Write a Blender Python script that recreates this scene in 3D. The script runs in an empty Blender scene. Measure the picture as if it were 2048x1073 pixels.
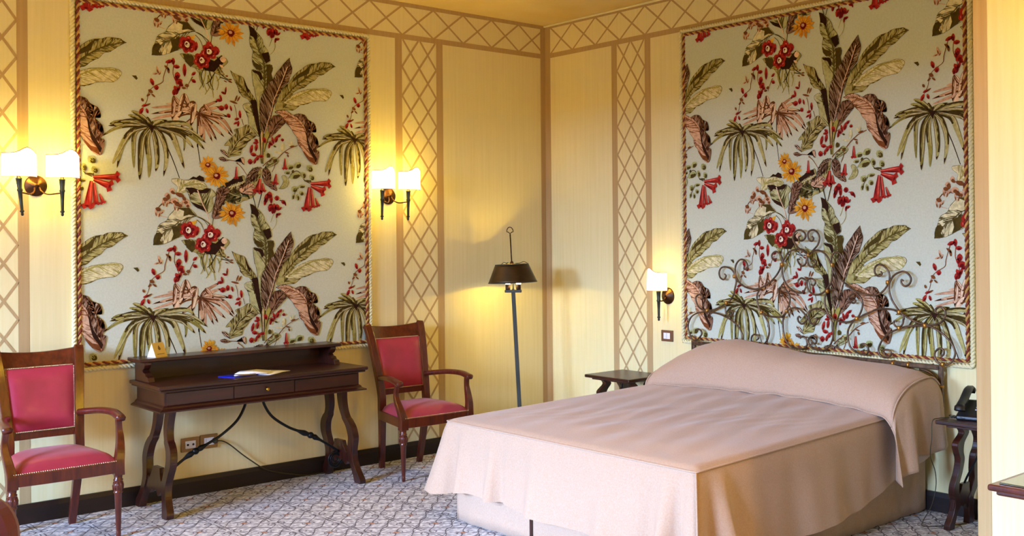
import bpy, math, random
from mathutils import Vector, Matrix
sc = bpy.context.scene
COL = sc.collection
R = math.radians
# ------------------------------------------------------------------ camera
cam = bpy.data.cameras.new('camera'); camo = bpy.data.objects.new('camera', cam); COL.objects.link(camo)
cam.sensor_width = 36; cam.sensor_fit = 'HORIZONTAL'
cam.lens = 2119.7 / 2048 * 36
cam.shift_x = (1024 - 1193.9) / 2048
cam.shift_y = (467.6 - 536.5) / 2048
yaw, pit, rol = R(47.0797), R(.2356), R(-.5053)
Fv = Vector((math.cos(yaw) * math.cos(pit), math.sin(yaw) * math.cos(pit), math.sin(pit)))
Rv = Vector((math.sin(yaw), -math.cos(yaw), 0)); Uv = Rv.cross(Fv)
R2 = Rv * math.cos(rol) + Uv * math.sin(rol); U2 = -Rv * math.sin(rol) + Uv * math.cos(rol)
mw = Matrix((R2, U2, -Fv)).transposed().to_4x4(); mw.translation = Vector((-5.5483, -6.5699, 1.58))
camo.matrix_world = mw
cam.clip_start = .05
sc.camera = camo
# ------------------------------------------------------------------ world, exposure
w = bpy.data.worlds.new('sky'); sc.world = w; w.use_nodes = True
nt = w.node_tree; nt.nodes.clear()
sky = nt.nodes.new('ShaderNodeTexSky'); sky.sky_type = 'NISHITA'; sky.sun_disc = False; sky.sun_elevation = R(40); sky.sun_rotation = R(200)
bg = nt.nodes.new('ShaderNodeBackground'); bg.inputs['Strength'].default_value = .04
ow = nt.nodes.new('ShaderNodeOutputWorld'); nt.links.new(sky.outputs[0], bg.inputs[0]); nt.links.new(bg.outputs[0], ow.inputs[0])
sc.view_settings.view_transform = 'Standard'; sc.view_settings.look = 'None'
sc.view_settings.exposure = -0.06; sc.view_settings.gamma = 1; sc.view_settings.use_curve_mapping = False

def area(name, loc, rot, sx, sy, power, col, spread=180):
    l = bpy.data.lights.new(name, 'AREA'); l.shape = 'RECTANGLE'; l.size = sx; l.size_y = sy; l.energy = power; l.color = col; l.spread = R(spread)
    o = bpy.data.objects.new(name, l); COL.objects.link(o); o.location = loc; o.rotation_euler = rot
    return o
DAY = (.39, .59, 1.0)
WARM = (1.0, .65, .045)
# the bright sky seen through the two windows of the west wall
area('daylight_sky', (-14.2, -2.75, 3.85), (0, R(-90), 0), 3.5, 11.5, 18500, DAY)

def point(name, loc, power, col=WARM, rad=.02, parent=None):
    l = bpy.data.lights.new(name, 'POINT'); l.energy = power; l.color = col; l.shadow_soft_size = rad
    o = bpy.data.objects.new(name, l); COL.objects.link(o); o.location = loc
    if parent: o.parent = parent
    return o
# added warm fill lights out of view, standing in for wall and ceiling lamps
for nm, loc, pw in (('added_wall_fill', (-5.75, -.16, 2.3), 85 * .45), ('added_overhead_fill', (-3.4, -3.4, 2.9), 42), ('added_wall_fill', (-2.06, -5.6, 2.3), 85 * .85), ('added_wall_fill', (-2.06, -7.6, 2.3), 85 * .5), ('added_wall_fill', (-4.4, -8.45, 2.3), 85 * .2)):
    point(nm, loc, pw, rad=.06)

# ------------------------------------------------------------------ helpers
def srgb(h):
    h = h.lstrip('#'); c = [int(h[i:i + 2], 16) / 255 for i in (0, 2, 4)]
    return tuple(x / 12.92 if x <= .04045 else ((x + .055) / 1.055) ** 2.4 for x in c) + (1,)

def mat(name, col, rough=.6, metal=0, spec=.5, coat=0, bump=None, var=None, sheen=0, trans=0, emit=None, coatr=.15):
    """bump=(scale xyz, strength, distance); var=(scale xyz, colour2, low, high)"""
    m = bpy.data.materials.new(name); m.use_nodes = True; t = m.node_tree; b = t.nodes['Principled BSDF']
    c = srgb(col) if isinstance(col, str) else col
    b.inputs['Base Color'].default_value = c; b.inputs['Roughness'].default_value = rough; b.inputs['Metallic'].default_value = metal
    b.inputs['Specular IOR Level'].default_value = spec; b.inputs['Coat Weight'].default_value = coat; b.inputs['Coat Roughness'].default_value = coatr
    b.inputs['Sheen Weight'].default_value = sheen
    if emit: b.inputs['Emission Color'].default_value = emit[0] + (1,); b.inputs['Emission Strength'].default_value = emit[1]
    def noise(scale, det=4):
        tc = t.nodes.new('ShaderNodeTexCoord'); mp = t.nodes.new('ShaderNodeMapping'); mp.inputs['Scale'].default_value = scale
        n = t.nodes.new('ShaderNodeTexNoise'); n.inputs['Scale'].default_value = 1; n.inputs['Detail'].default_value = det
        t.links.new(tc.outputs['Object'], mp.inputs[0]); t.links.new(mp.outputs[0], n.inputs['Vector']); return n
    if var:
        n = noise(var[0]); r = t.nodes.new('ShaderNodeValToRGB'); r.color_ramp.elements[0].position = var[2]; r.color_ramp.elements[1].position = var[3]
        r.color_ramp.elements[0].color = c; r.color_ramp.elements[1].color = srgb(var[1])
        t.links.new(n.outputs['Fac'], r.inputs[0]); t.links.new(r.outputs[0], b.inputs['Base Color'])
    if bump:
        n = noise(bump[0]); bp = t.nodes.new('ShaderNodeBump'); bp.inputs['Strength'].default_value = bump[1]; bp.inputs['Distance'].default_value = bump[2]
        t.links.new(n.outputs['Fac'], bp.inputs['Height']); t.links.new(bp.outputs[0], b.inputs['Normal'])
    return m

def wood(name, c1, c2, sc_=(60, 60, 3), rough=.32, coat=.5):
    return mat(name, c1, rough, coat=coat, var=(sc_, c2, .35, .7), bump=(sc_, .08, .002), coatr=.18)

M = {}
M['paper_x'] = mat('wallpaper', '#EEE0AE', .85, spec=.2, var=((55, 1, 1.6), '#E7D89E', .3, .75), bump=((150, 1, 3), .12, .002))
M['paper_y'] = mat('wallpaper_side', '#EEE0AE', .85, spec=.2, var=((1, 55, 1.6), '#E7D89E', .3, .75), bump=((1, 150, 3), .12, .002))
M['band'] = mat('painted_band', '#BFA274', .8, spec=.2, var=((60, 60, 1.6), '#B59666', .3, .75))
M['ceiling'] = mat('ceiling_plaster', '#DCC384', .9, spec=.1, var=((2, 2, 2), '#D2B470', .35, .7))
M['plaster'] = mat('plain_plaster', '#BFA162', .9, spec=.1)
M['base'] = wood('baseboard_wood', '#160704', '#200C07', (3, 3, 30), .5, 0)
M['wood'] = wood('walnut', '#280C05', '#40160A', (3, 26, 26), .38, .25)
M['woodv'] = wood('walnut_upright', '#280C05', '#44180A', (60, 60, 7), .38, .25)
M['woodplain'] = mat('walnut_moulding', '#331107', .4, coat=.2)
M['chairwood'] = wood('mahogany', '#45140A', '#642410', (50, 50, 6), .30, .35)
M['leather'] = mat('red_leather', '#A82440', .45, spec=.5, sheen=.15, coat=.06, var=((9, 9, 9), '#8E1830', .3, .8), bump=((220, 220, 220), .1, .001))
M['velvet'] = mat('dark_red_velvet', '#5A0406', .8, sheen=.4, bump=((160, 160, 160), .1, .001))
M['nail'] = mat('brass_nail', '#C9B58A', .3, metal=1)
M['brass'] = mat('brass', '#B58A3A', .3, metal=1)
M['bronze'] = mat('bronze', '#5A3A22', .38, metal=.85, var=((30, 30, 30), '#2A1C14', .35, .7))
M['verdigris'] = mat('dark_verdigris_metal', '#3C4238', .45, metal=.6, var=((40, 40, 20), '#20201C', .35, .7))
M['iron'] = mat('black_iron', '#14161C', .38, metal=.5)
M['greyiron'] = mat('grey_painted_iron', '#3C3F38', .5, metal=.3)
M['hbmetal'] = mat('antique_bronze_iron', '#7A5F48', .34, metal=.55, var=((40, 40, 40), '#463426', .3, .7))
M['hbbrass'] = mat('antique_brass_collar', '#B0803C', .35, metal=.9)
M['lampshade'] = mat('brown_metal_shade', '#4A3820', .42, metal=.6, var=((8, 8, 30), '#38280F', .3, .7))
M['spread'] = mat('woven_bedspread', '#C2A58E', .9, spec=.15, sheen=.2, var=((150, 150, 150), '#BD997C', .3, .7), bump=((260, 260, 260), .35, .002))
M['white'] = mat('white_plastic', '#EDEDF0', .4)
M['paper'] = mat('white_sheet', '#F4F4FA', .7)
M['card'] = mat('gold_card', '#E0C060', .6)
M['cardside'] = mat('cream_card', '#F2EEDC', .6)
M['ink'] = mat('brown_print', '#7A5A22', .7)
M['blue'] = mat('blue_plastic', '#1A2AD0', .35, coat=.4)
M['navy'] = mat('navy_plastic', '#181A40', .35, coat=.4)
M['socket'] = mat('bronze_plate', '#96703C', .4, metal=.5)
M['brownplate'] = mat('brown_plate', '#70492C', .5)
M['dark'] = mat('dark_hole', '#101014', .6)
M['cable'] = mat('olive_cable', '#3E3318', .6)
M['phone'] = mat('black_phone_plastic', '#0C0E14', .4)
M['key'] = mat('grey_keys', '#9AA0B0', .5)
M['glass'] = mat('smoked_glass_inset', '#4A4A2C', .08, spec=.7, coat=1)
M['fabric'] = mat('printed_fabric_ground', '#D1D6C2', .85, spec=.15, var=((90, 90, 90), '#C8CCB6', .3, .7))
M['cream_cord'] = mat('cream_cord', '#E8DEB0', .7)
M['gold_cord'] = mat('gold_strand', '#C99A50', .65)
M['red_cord'] = mat('red_brown_strand', '#7A2A18', .65)
M['rim'] = mat('shade_edging', '#B0703A', .6)
M['bulb'] = mat('lit_bulb', '#FFFFFF', .5, emit=((1, .80, .45), 14))
M['bulbhot'] = mat('lit_bulb_tip', '#FFFFFF', .5, emit=((1, .85, .6), 30))
M['candle'] = mat('bronze_candle_sleeve', '#3A2416', .4, metal=.6)
# printed inks come from a colour attribute
m = bpy.data.materials.new('printed_botanical_inks'); m.use_nodes = True; t = m.node_tree; b = t.nodes['Principled BSDF']
b.inputs['Roughness'].default_value = .85; b.inputs['Specular IOR Level'].default_value = .15
a = t.nodes.new('ShaderNodeVertexColor'); a.layer_name = 'ink'
tc = t.nodes.new('ShaderNodeTexCoord'); n = t.nodes.new('ShaderNodeTexNoise'); n.inputs['Scale'].default_value = 45; n.inputs['Detail'].default_value = 3
mx = t.nodes.new('ShaderNodeMix'); mx.data_type = 'RGBA'; mx.blend_type = 'MULTIPLY'; mx.inputs[0].default_value = 1
rp = t.nodes.new('ShaderNodeValToRGB'); rp.color_ramp.elements[0].position = .35; rp.color_ramp.elements[1].position = .6
rp.color_ramp.elements[0].color = (.80, .76, .70, 1); rp.color_ramp.elements[1].color = (1.08, 1.08, 1.08, 1)
t.links.new(tc.outputs['Object'], n.inputs['Vector']); t.links.new(n.outputs['Fac'], rp.inputs[0])
t.links.new(a.outputs['Color'], mx.inputs[6]); t.links.new(rp.outputs[0], mx.inputs[7]); t.links.new(mx.outputs[2], b.inputs['Base Color'])
M['ink_print'] = m
# sconce shade: thin translucent parchment
m = bpy.data.materials.new('parchment_shade'); m.use_nodes = True; t = m.node_tree; t.nodes.clear()
o_ = t.nodes.new('ShaderNodeOutputMaterial'); df = t.nodes.new('ShaderNodeBsdfDiffuse'); tr = t.nodes.new('ShaderNodeBsdfTranslucent'); mxs = t.nodes.new('ShaderNodeMixShader')
df.inputs[0].default_value = (.85, .78, .6, 1); tr.inputs[0].default_value = (1, .93, .78, 1); mxs.inputs[0].default_value = .62
t.links.new(df.outputs[0], mxs.inputs[1]); t.links.new(tr.outputs[0], mxs.inputs[2])
em = t.nodes.new('ShaderNodeEmission'); em.inputs[0].default_value = (1, .92, .70, 1); em.inputs[1].default_value = 1.6
ad = t.nodes.new('ShaderNodeAddShader'); t.links.new(mxs.outputs[0], ad.inputs[0]); t.links.new(em.outputs[0], ad.inputs[1]); t.links.new(ad.outputs[0], o_.inputs[0])
M['parchment'] = m

def carpet():
    m = bpy.data.materials.new('patterned_carpet'); m.use_nodes = True; t = m.node_tree; b = t.nodes['Principled BSDF']
    b.inputs['Roughness'].default_value = .95; b.inputs['Specular IOR Level'].default_value = .1
    L = t.links.new
    def val(x): v = t.nodes.new('ShaderNodeValue'); v.outputs[0].default_value = x; return v.outputs[0]
    def ma(op, a, b_=None, c=None):
        n = t.nodes.new('ShaderNodeMath'); n.operation = op
        for i, q in enumerate((a, b_, c)):
            if q is None: continue
            if isinstance(q, (int, float)): n.inputs[i].default_value = q
            else: L(q, n.inputs[i])
        return n.outputs[0]
    tc = t.nodes.new('ShaderNodeTexCoord'); sp = t.nodes.new('ShaderNodeSeparateXYZ')
    nz = t.nodes.new('ShaderNodeTexNoise'); nz.inputs['Scale'].default_value = 9; nz.inputs['Detail'].default_value = 2
    L(tc.outputs['Object'], nz.inputs['Vector'])
    vm = t.nodes.new('ShaderNodeVectorMath'); vm.operation = 'MULTIPLY_ADD'; L(nz.outputs['Color'], vm.inputs[0]); vm.inputs[1].default_value = (.022, .022, 0); L(tc.outputs['Object'], vm.inputs[2])
    L(vm.outputs[0], sp.inputs[0])
    P_ = .2535
    def cell(x, off):
        u = ma('DIVIDE', ma('ADD', x, off), P_); return ma('SUBTRACT', ma('FRACT', u), .5)
    u = cell(sp.outputs[0], 2.72 - .025); v = cell(sp.outputs[1], .63 - .025)
    au = ma('ABSOLUTE', u); av = ma('ABSOLUTE', v)
    def ln(x, w):  # 1 on the line
        return ma('SMOOTH_MIN', 1, ma('MAXIMUM', ma('SUBTRACT', 1, ma('DIVIDE', ma('ABSOLUTE', x), w)), 0), .0)
    def dist(cx, cy, kx=1, ky=1):
        a_ = ma('MULTIPLY', ma('SUBTRACT', u, cx), kx); b2 = ma('MULTIPLY', ma('SUBTRACT', v, cy), ky)
        return ma('SQRT', ma('ADD', ma('MULTIPLY', a_, a_), ma('MULTIPLY', b2, b2)))
    lines = []
    cu = ma('COSINE', ma('MULTIPLY', u, 2 * math.pi)); cv = ma('COSINE', ma('MULTIPLY', v, 2 * math.pi))
    # ogee net of leaf shapes, each with an inner echo, then the short double bars between them
    for amp, wd in ((.24, .030), (.15, .018)):
        lines.append(ln(ma('SUBTRACT', av, ma('ADD', ma('MULTIPLY', cu, amp), .25)), wd))
    for amp, wd in ((.20, .026),):
        lines.append(ln(ma('SUBTRACT', au, ma('ADD', ma('MULTIPLY', cv, -amp), .25)), wd))
    lines.append(ln(ma('SUBTRACT', dist(0, 0, 1.1, 1.9), .20), .024))
    lines.append(ln(ma('SUBTRACT', dist(.5, .5, 1.2, 1.8), .17), .02)); lines.append(ln(ma('SUBTRACT', dist(-.5, .5, 1.2, 1.8), .17), .02))
    lines.append(ln(ma('SUBTRACT', dist(.5, -.5, 1.2, 1.8), .17), .02)); lines.append(ln(ma('SUBTRACT', dist(-.5, -.5, 1.2, 1.8), .17), .02))
    lines.append(ma('MULTIPLY', ln(ma('SUBTRACT', au, .04), .02), ma('GREATER_THAN', av, .22)))
    lines.append(ma('MULTIPLY', ln(ma('SUBTRACT', av, .03), .016), ma('LESS_THAN', au, .10)))
    tot = lines[0]
    for x in lines[1:]: tot = ma('MAXIMUM', tot, x)
    fz = t.nodes.new('ShaderNodeTexNoise'); fz.inputs['Scale'].default_value = 38; fz.inputs['Detail'].default_value = 3; L(tc.outputs['Object'], fz.inputs['Vector'])
    fr = t.nodes.new('ShaderNodeValToRGB'); fr.color_ramp.elements[0].position = .40; fr.color_ramp.elements[1].position = .62
    fr.color_ramp.elements[0].color = srgb('#A8A4AA'); fr.color_ramp.elements[1].color = srgb('#E6E4E4')
    L(fz.outputs['Fac'], fr.inputs[0])
    m1 = t.nodes.new('ShaderNodeMix'); m1.data_type = 'RGBA'; L(ma('MINIMUM', ma('MULTIPLY', tot, 1.3), .85), m1.inputs[0]); L(fr.outputs[0], m1.inputs[6]); m1.inputs[7].default_value = srgb('#43343A')
    dd = ma('MINIMUM', dist(-.5, -.5), dist(.5, -.5)); dd = ma('MINIMUM', dd, ma('MINIMUM', dist(-.5, .5), dist(.5, .5)))
    dm = ma('LESS_THAN', dd, .06)
    m2 = t.nodes.new('ShaderNodeMix'); m2.data_type = 'RGBA'; L(ma('MULTIPLY', dm, .85), m2.inputs[0]); L(m1.outputs[2], m2.inputs[6]); m2.inputs[7].default_value = srgb('#B07048')
    L(m2.outputs[2], b.inputs['Base Color'])
    bp = t.nodes.new('ShaderNodeBump'); bp.inputs['Strength'].default_value = .3; bp.inputs['Distance'].default_value = .003
    pn = t.nodes.new('ShaderNodeTexNoise'); pn.inputs['Scale'].default_value = 300; L(tc.outputs['Object'], pn.inputs['Vector']); L(pn.outputs['Fac'], bp.inputs['Height']); L(bp.outputs[0], b.inputs['Normal'])
    return m
M['carpet'] = carpet()

class MB:
    """collects shapes in one mesh"""
    def __init__(s): s.v = []; s.f = []; s.m = []; s.sm = []; s.c = []
    def add(s, vs, fs, mi=0, smooth=False, col=None):
        k = len(s.v); s.v += [tuple(p) for p in vs]
        for f in fs: s.f.append([i + k for i in f]); s.m.append(mi); s.sm.append(smooth); s.c.append(col)
        return s
    def box(s, a, b, mi=0, mtx=None):
        x0, y0, z0 = a; x1, y1, z1 = b
        vs = [(x0, y0, z0), (x1, y0, z0), (x1, y1, z0), (x0, y1, z0), (x0, y0, z1), (x1, y0, z1), (x1, y1, z1), (x0, y1, z1)]
        if mtx: vs = [mtx @ Vector(p) for p in vs]
        return s.add(vs, [(0, 3, 2, 1), (4, 5, 6, 7), (0, 1, 5, 4), (1, 2, 6, 5), (2, 3, 7, 6), (3, 0, 4, 7)], mi)
    def cbox(s, c, d, mi=0): return s.box([c[i] - d[i] / 2 for i in range(3)], [c[i] + d[i] / 2 for i in range(3)], mi)
    def prism(s, pts, off, mi=0, smooth=False):
        """pts: 3D outline, off: extrusion vector"""
        n = len(pts); off = Vector(off); P = [Vector(p) for p in pts]; vs = P + [p + off for p in P]
        fs = [tuple(range(n)), tuple(range(2 * n - 1, n - 1, -1))] + [(i, i + n, (i + 1) % n + n, (i + 1) % n) for i in range(n)]
        return s.add(vs, fs, mi, smooth)
    def lathe(s, prof, c=(0, 0, 0), n=24, mi=0, axis='z', sx=1, sy=1, flute=0):
        vs = []
        for r, z in prof:
            for i in range(n):
                a = 2 * math.pi * i / n; rr = r
                x, y = rr * math.cos(a) * sx, rr * math.sin(a) * sy
                p = (x, y, z) if axis == 'z' else ((x, z, y) if axis == 'y' else (z, x, y))
                vs.append((c[0] + p[0], c[1] + p[1], c[2] + p[2]))
        fs = []
        for j in range(len(prof) - 1):
            for i in range(n):
                fs.append((j * n + i, j * n + (i + 1) % n, (j + 1) * n + (i + 1) % n, (j + 1) * n + i))
        fs.append(tuple(range(n))[::-1]); fs.append(tuple(range((len(prof) - 1) * n, len(prof) * n)))
        return s.add(vs, fs, mi, True)
    def sweep(s, path, sec, mi=0, smooth=True, closed=False, up=(0, 0, 1), scale=None, cap=True):
        """sec: list of 2D points (side, up); path: 3D points; scale: per-point factor or (a,b)"""
        P = [Vector(p) for p in path]; n = len(P); k = len(sec); vs = []; prevs = None
        for i, p in enumerate(P):
            if closed: d = P[(i + 1) % n] - P[i - 1]
            else: d = P[min(i + 1, n - 1)] - P[max(i - 1, 0)]
            d = d.normalized()
            if prevs is None:
                sd = d.cross(Vector(up))
                if sd.length < 1e-4: sd = d.cross(Vector((1, 0, 0)))
                sd.normalize()
            else:
                sd = prevs - d * prevs.dot(d); sd.normalize()
            prevs = sd; u = sd.cross(d)
            q = scale[i] if scale else 1; qa, qb = (q if isinstance(q, tuple) else (q, q))
            vs += [p + sd * (a * qa) + u * (b_ * qb) for a, b_ in sec]
        fs = []
        for j in range(n if closed else n - 1):
            for i in range(k):
                a = j * k; b2 = ((j + 1) % n) * k
                fs.append((a + i, a + (i + 1) % k, b2 + (i + 1) % k, b2 + i))
        if not closed and cap: fs.append(tuple(range(k))[::-1]); fs.append(tuple(range((n - 1) * k, n * k)))
        return s.add(vs, fs, mi, smooth)
    def tube(s, path, r, n=8, mi=0, closed=False, scale=None, up=(0, 0, 1)):
        return s.sweep(path, [(r * math.cos(2 * math.pi * i / n), r * math.sin(2 * math.pi * i / n)) for i in range(n)], mi, True, closed, up, scale)
    def grid(s, pts, mi=0, smooth=True, closed=False):
        n = len(pts); k = len(pts[0]); vs = [p for r in pts for p in r]
        fs = [(j * k + i, j * k + i + 1, (j + 1) * k + i + 1, (j + 1) * k + i) for j in range(n - 1) for i in range(k - 1)]
        return s.add(vs, fs, mi, smooth)
    def build(s, name, mats, parent=None, loc=None, rot=None, bevel=0, subsurf=0, solid=0):
        me = bpy.data.meshes.new(name); me.from_pydata(s.v, [], s.f)
        if not isinstance(mats, (list, tuple)): mats = [mats]
        for m_ in mats: me.materials.append(M[m_])
        me.polygons.foreach_set('material_index', s.m); me.polygons.foreach_set('use_smooth', s.sm)
        if any(c is not None for c in s.c):
            at = me.color_attributes.new('ink', 'FLOAT_COLOR', 'CORNER'); data = []
            for f, c in zip(s.f, s.c): data += list(c or (1, 1, 1, 1)) * len(f)
            at.data.foreach_set('color', data)
        me.update()
        o = bpy.data.objects.new(name, me); COL.objects.link(o)
        if parent: o.parent = parent
        if loc: o.location = loc
        if rot: o.rotation_euler = rot
        if solid: q = o.modifiers.new('thickness', 'SOLIDIFY'); q.thickness = solid; q.offset = 0
        if bevel: q = o.modifiers.new('bevel', 'BEVEL'); q.width = bevel; q.segments = 2; q.limit_method = 'ANGLE'; q.angle_limit = R(40)
        if subsurf: q = o.modifiers.new('subdivision', 'SUBSURF'); q.levels = subsurf; q.render_levels = subsurf
        return o

def tag(o, label=None, cat=None, group=None, kind=None):
    if label: o['label'] = label
    if cat: o['category'] = cat
    if group: o['group'] = group
    if kind: o['kind'] = kind
    return o
def empty(name, loc=(0, 0, 0), rz=0):
    o = bpy.data.objects.new(name, None); COL.objects.link(o); o.location = loc; o.rotation_euler = (0, 0, rz); o.empty_display_size = .1
    return o
def dup(o, parent=None):
    c = o.copy(); COL.objects.link(c)
    if parent: c.parent = parent
    for ch in [q for q in bpy.data.objects if q.parent == o]: dup(ch, c)
    return c
def catmull(pts, k=6, closed=False):
    P = [Vector(p) for p in pts]; n = len(P); out = []
    for i in range(n if closed else n - 1):
        if closed: a, b_, c, d = P[i - 1], P[i], P[(i + 1) % n], P[(i + 2) % n]
        else: a, b_, c, d = P[max(i - 1, 0)], P[i], P[i + 1], P[min(i + 2, n - 1)]
        for j in range(k):
            t_ = j / k
            out.append(.5 * ((2 * b_) + (c - a) * t_ + (2 * a - 5 * b_ + 4 * c - d) * t_ ** 2 + (3 * b_ - a - 3 * c + d) * t_ ** 3))
    if not closed: out.append(P[-1])
    return out
def lerp(a, b_, t_): return a + (b_ - a) * t_
def interp(tab, x):
    if x <= tab[0][0]: return tab[0][1]
    for (a, fa), (b_, fb) in zip(tab, tab[1:]):
        if x <= b_: return lerp(fa, fb, (x - a) / (b_ - a))
    return tab[-1][1]

# ================================================================== the room
CEIL = 3.302
WX, WY = -7.1, -8.6           # west and south walls
def quad(b, a, c, n_axis, pos, mi=0):
    """rectangle in the plane axis=pos; a=(u0,z0) c=(u1,z1)"""
    if n_axis == 'y': vs = [(a[0], pos, a[1]), (c[0], pos, a[1]), (c[0], pos, c[1]), (a[0], pos, c[1])]
    else: vs = [(pos, a[0], a[1]), (pos, c[0], a[1]), (pos, c[0], c[1]), (pos, a[0], c[1])]
    b.add(vs, [(0, 1, 2, 3)], mi)
tag(MB().box((WX - .2, WY - .2, -.1), (.2, .2, 0)).build('floor', 'carpet'), kind='structure')
tag(MB().box((WX - .2, WY - .2, CEIL), (.2, .2, CEIL + .1)).build('ceiling', 'ceiling'), kind='structure')

def clipz(p, q, lo, hi):
    (u0, z0), (u1, z1) = p, q
    pts = []
    for t_ in (0, 1): pass
    t0, t1 = 0., 1.; dz = z1 - z0
    for bound, sgn in ((lo, 1), (hi, -1)):
        f0 = (z0 - bound) * sgn; f1 = (z1 - bound) * sgn
        if f0 < 0 and f1 < 0: return None
        if f0 < 0: t0 = max(t0, f0 / (f0 - f1))
        if f1 < 0: t1 = min(t1, f0 / (f0 - f1))
    if t1 <= t0: return None
    L_ = lambda t_: (lerp(u0, u1, t_), lerp(z0, z1, t_))
    return L_(t0), L_(t1)
def strip(b, p, q, wd, axis, pos, mi=1):
    d = Vector((q[0] - p[0], q[1] - p[1])).normalized(); nrm = Vector((-d.y, d.x)) * wd / 2
    c = [(p[0] + nrm.x, p[1] + nrm.y), (p[0] - nrm.x, p[1] - nrm.y), (q[0] - nrm.x, q[1] - nrm.y), (q[0] + nrm.x, q[1] + nrm.y)]
    b.add([(u, pos, z) if axis == 'y' else (pos, u, z) for u, z in c], [(0, 1, 2, 3)], mi)
ZB, ZT, PP = .111, 3.034, .2105
def pilaster(b, u0, u1, wd, axis, pos):
    for a, c in ((u0 - wd, u0), (u1, u1 + wd)): quad(b, (a, ZB), (c, ZT), axis, pos, 1)
    for k in range(-2, 16):
        zt = 3.045 - PP * k
        for s_ in (0, 1):
            p, q = ((u0, zt), (u1, zt - 2 * PP)) if s_ else ((u1, zt), (u0, zt - 2 * PP))
            r = clipz(p, q, ZB, ZT)
            if r: strip(b, r[0], r[1], .015, axis, pos * 1.0 + (0.0002 if pos > 0 else -.0002) * s_, 1)
def frieze(b, ulist, axis, pos, lo, hi):
    quad(b, (lo, 3.034), (hi, 3.072), axis, pos, 1); quad(b, (lo, 3.272), (hi, CEIL), axis, pos, 1)
    for a, c in zip(ulist, ulist[1:]):
        strip(b, (a, 3.065), (c, 3.279), .014, axis, pos - .0001, 1); strip(b, (a, 3.279), (c, 3.065), .014, axis, pos - .0002, 1)
# left wall in the photo: plane y = 0
b = MB(); b.box((WX - .1, 0, 0), (.1, .12, CEIL))
e = -.0012
frieze(b, [-.2695 * k for k in range(0, 27)], 'y', e, WX, 0)
quad(b, (-.048, ZB), (0, 3.28), 'y', e - .0005, 1)
pilaster(b, -1.353, -1.056, .058, 'y', e)
pilaster(b, -4.173, -3.878, .057, 'y', e)
tag(b.build('wall_left', ['paper_x', 'band']), kind='structure')
# bed wall: plane x = 0
b = MB(); b.box((0, WY - .1, 0), (.12, 0, CEIL))
frieze(b, [-.0725 - .2665 * k for k in range(0, 30)], 'x', e, WY, 0)
quad(b, (-.071, ZB), (-.001, 3.28), 'x', e - .0005, 1)
pilaster(b, -1.134, -.841, .059, 'x', e)
pilaster(b, -4.30, -4.007, .059, 'x', e)
tag(b.build('wall_right', ['paper_y', 'band']), kind='structure')
# projecting block of the near right wall
b = MB(); b.box((-1.9, WY, 0), (0, -4.676, CEIL)); quad(b, (-4.729, ZB), (-4.676, CEIL), 'x', -1.9012, 1)
b.add([(-1.9, -4.6748, 0), (-1.85, -4.6748, 0), (-1.85, -4.6748, CEIL), (-1.9, -4.6748, CEIL)], [(0, 1, 2, 3)], 1)
tag(b.build('wall_near_right', ['paper_y', 'band']), kind='structure')
tag(MB().box((WX - .1, WY - .12, 0), (0, WY, CEIL)).build('wall_back', 'plaster'), kind='structure')
# window wall with two openings
b = MB(); ops = [(-2.38, -1.12, .3, 2.42), (-4.75, -3.65, .2, 2.42)]
ys = [WY, -4.75, -3.65, -2.38, -1.12, 0]
for y0, y1 in zip(ys, ys[1:]):
    op = [o for o in ops if abs(o[0] - y0) < .01]
    if op: b.box((WX - .2, y0, 0), (WX, y1, op[0][2])); b.box((WX - .2, y0, op[0][3]), (WX, y1, CEIL))
    else: b.box((WX - .2, y0, 0), (WX, y1, CEIL))
tag(b.build('wall_window', 'plaster'), kind='structure')
M['winwood'] = mat('white_window_frame', '#E8E4DA', .4)
for i, (y0, y1, z0, z1) in enumerate(ops):
    b = MB(); x0, x1 = WX - .14, WX - .08
    for (a, c) in (((y0, z0), (y0 + .06, z1)), ((y1 - .06, z0), (y1, z1)), ((y0, z0), (y1, z0 + .07)), ((y0, z1 - .06), (y1, z1)), (((y0 + y1) / 2 - .035, z0), ((y0 + y1) / 2 + .035, z1))):
        b.box((x0, a[0], a[1]), (x1, c[0], c[1]))
    tag(b.build('window_%d' % (i + 1), 'winwood', bevel=.006), kind='structure')
# baseboards and the slim ceiling bead
b = MB(); b.prism([(WX, 0, 0), (WX, -.020, 0), (WX, -.020, .085), (WX, -.014, .111), (WX, 0, .111)], (-WX, 0, 0)); tag(b.build('baseboard_left', 'base'), kind='structure')
b = MB(); b.prism([(0, -4.676, 0), (-.02, -4.676, 0), (-.02, -4.676, .085), (-.014, -4.676, .111), (0, -4.676, .111)], (0, 4.656, 0)); tag(b.build('baseboard_right', 'base'), kind='structure')
b = MB(); b.box((-.014, -4.676, CEIL - .014), (0, 0, CEIL)); tag(b.build('trim_1', 'cream_cord', bevel=.004), kind='structure')

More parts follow.
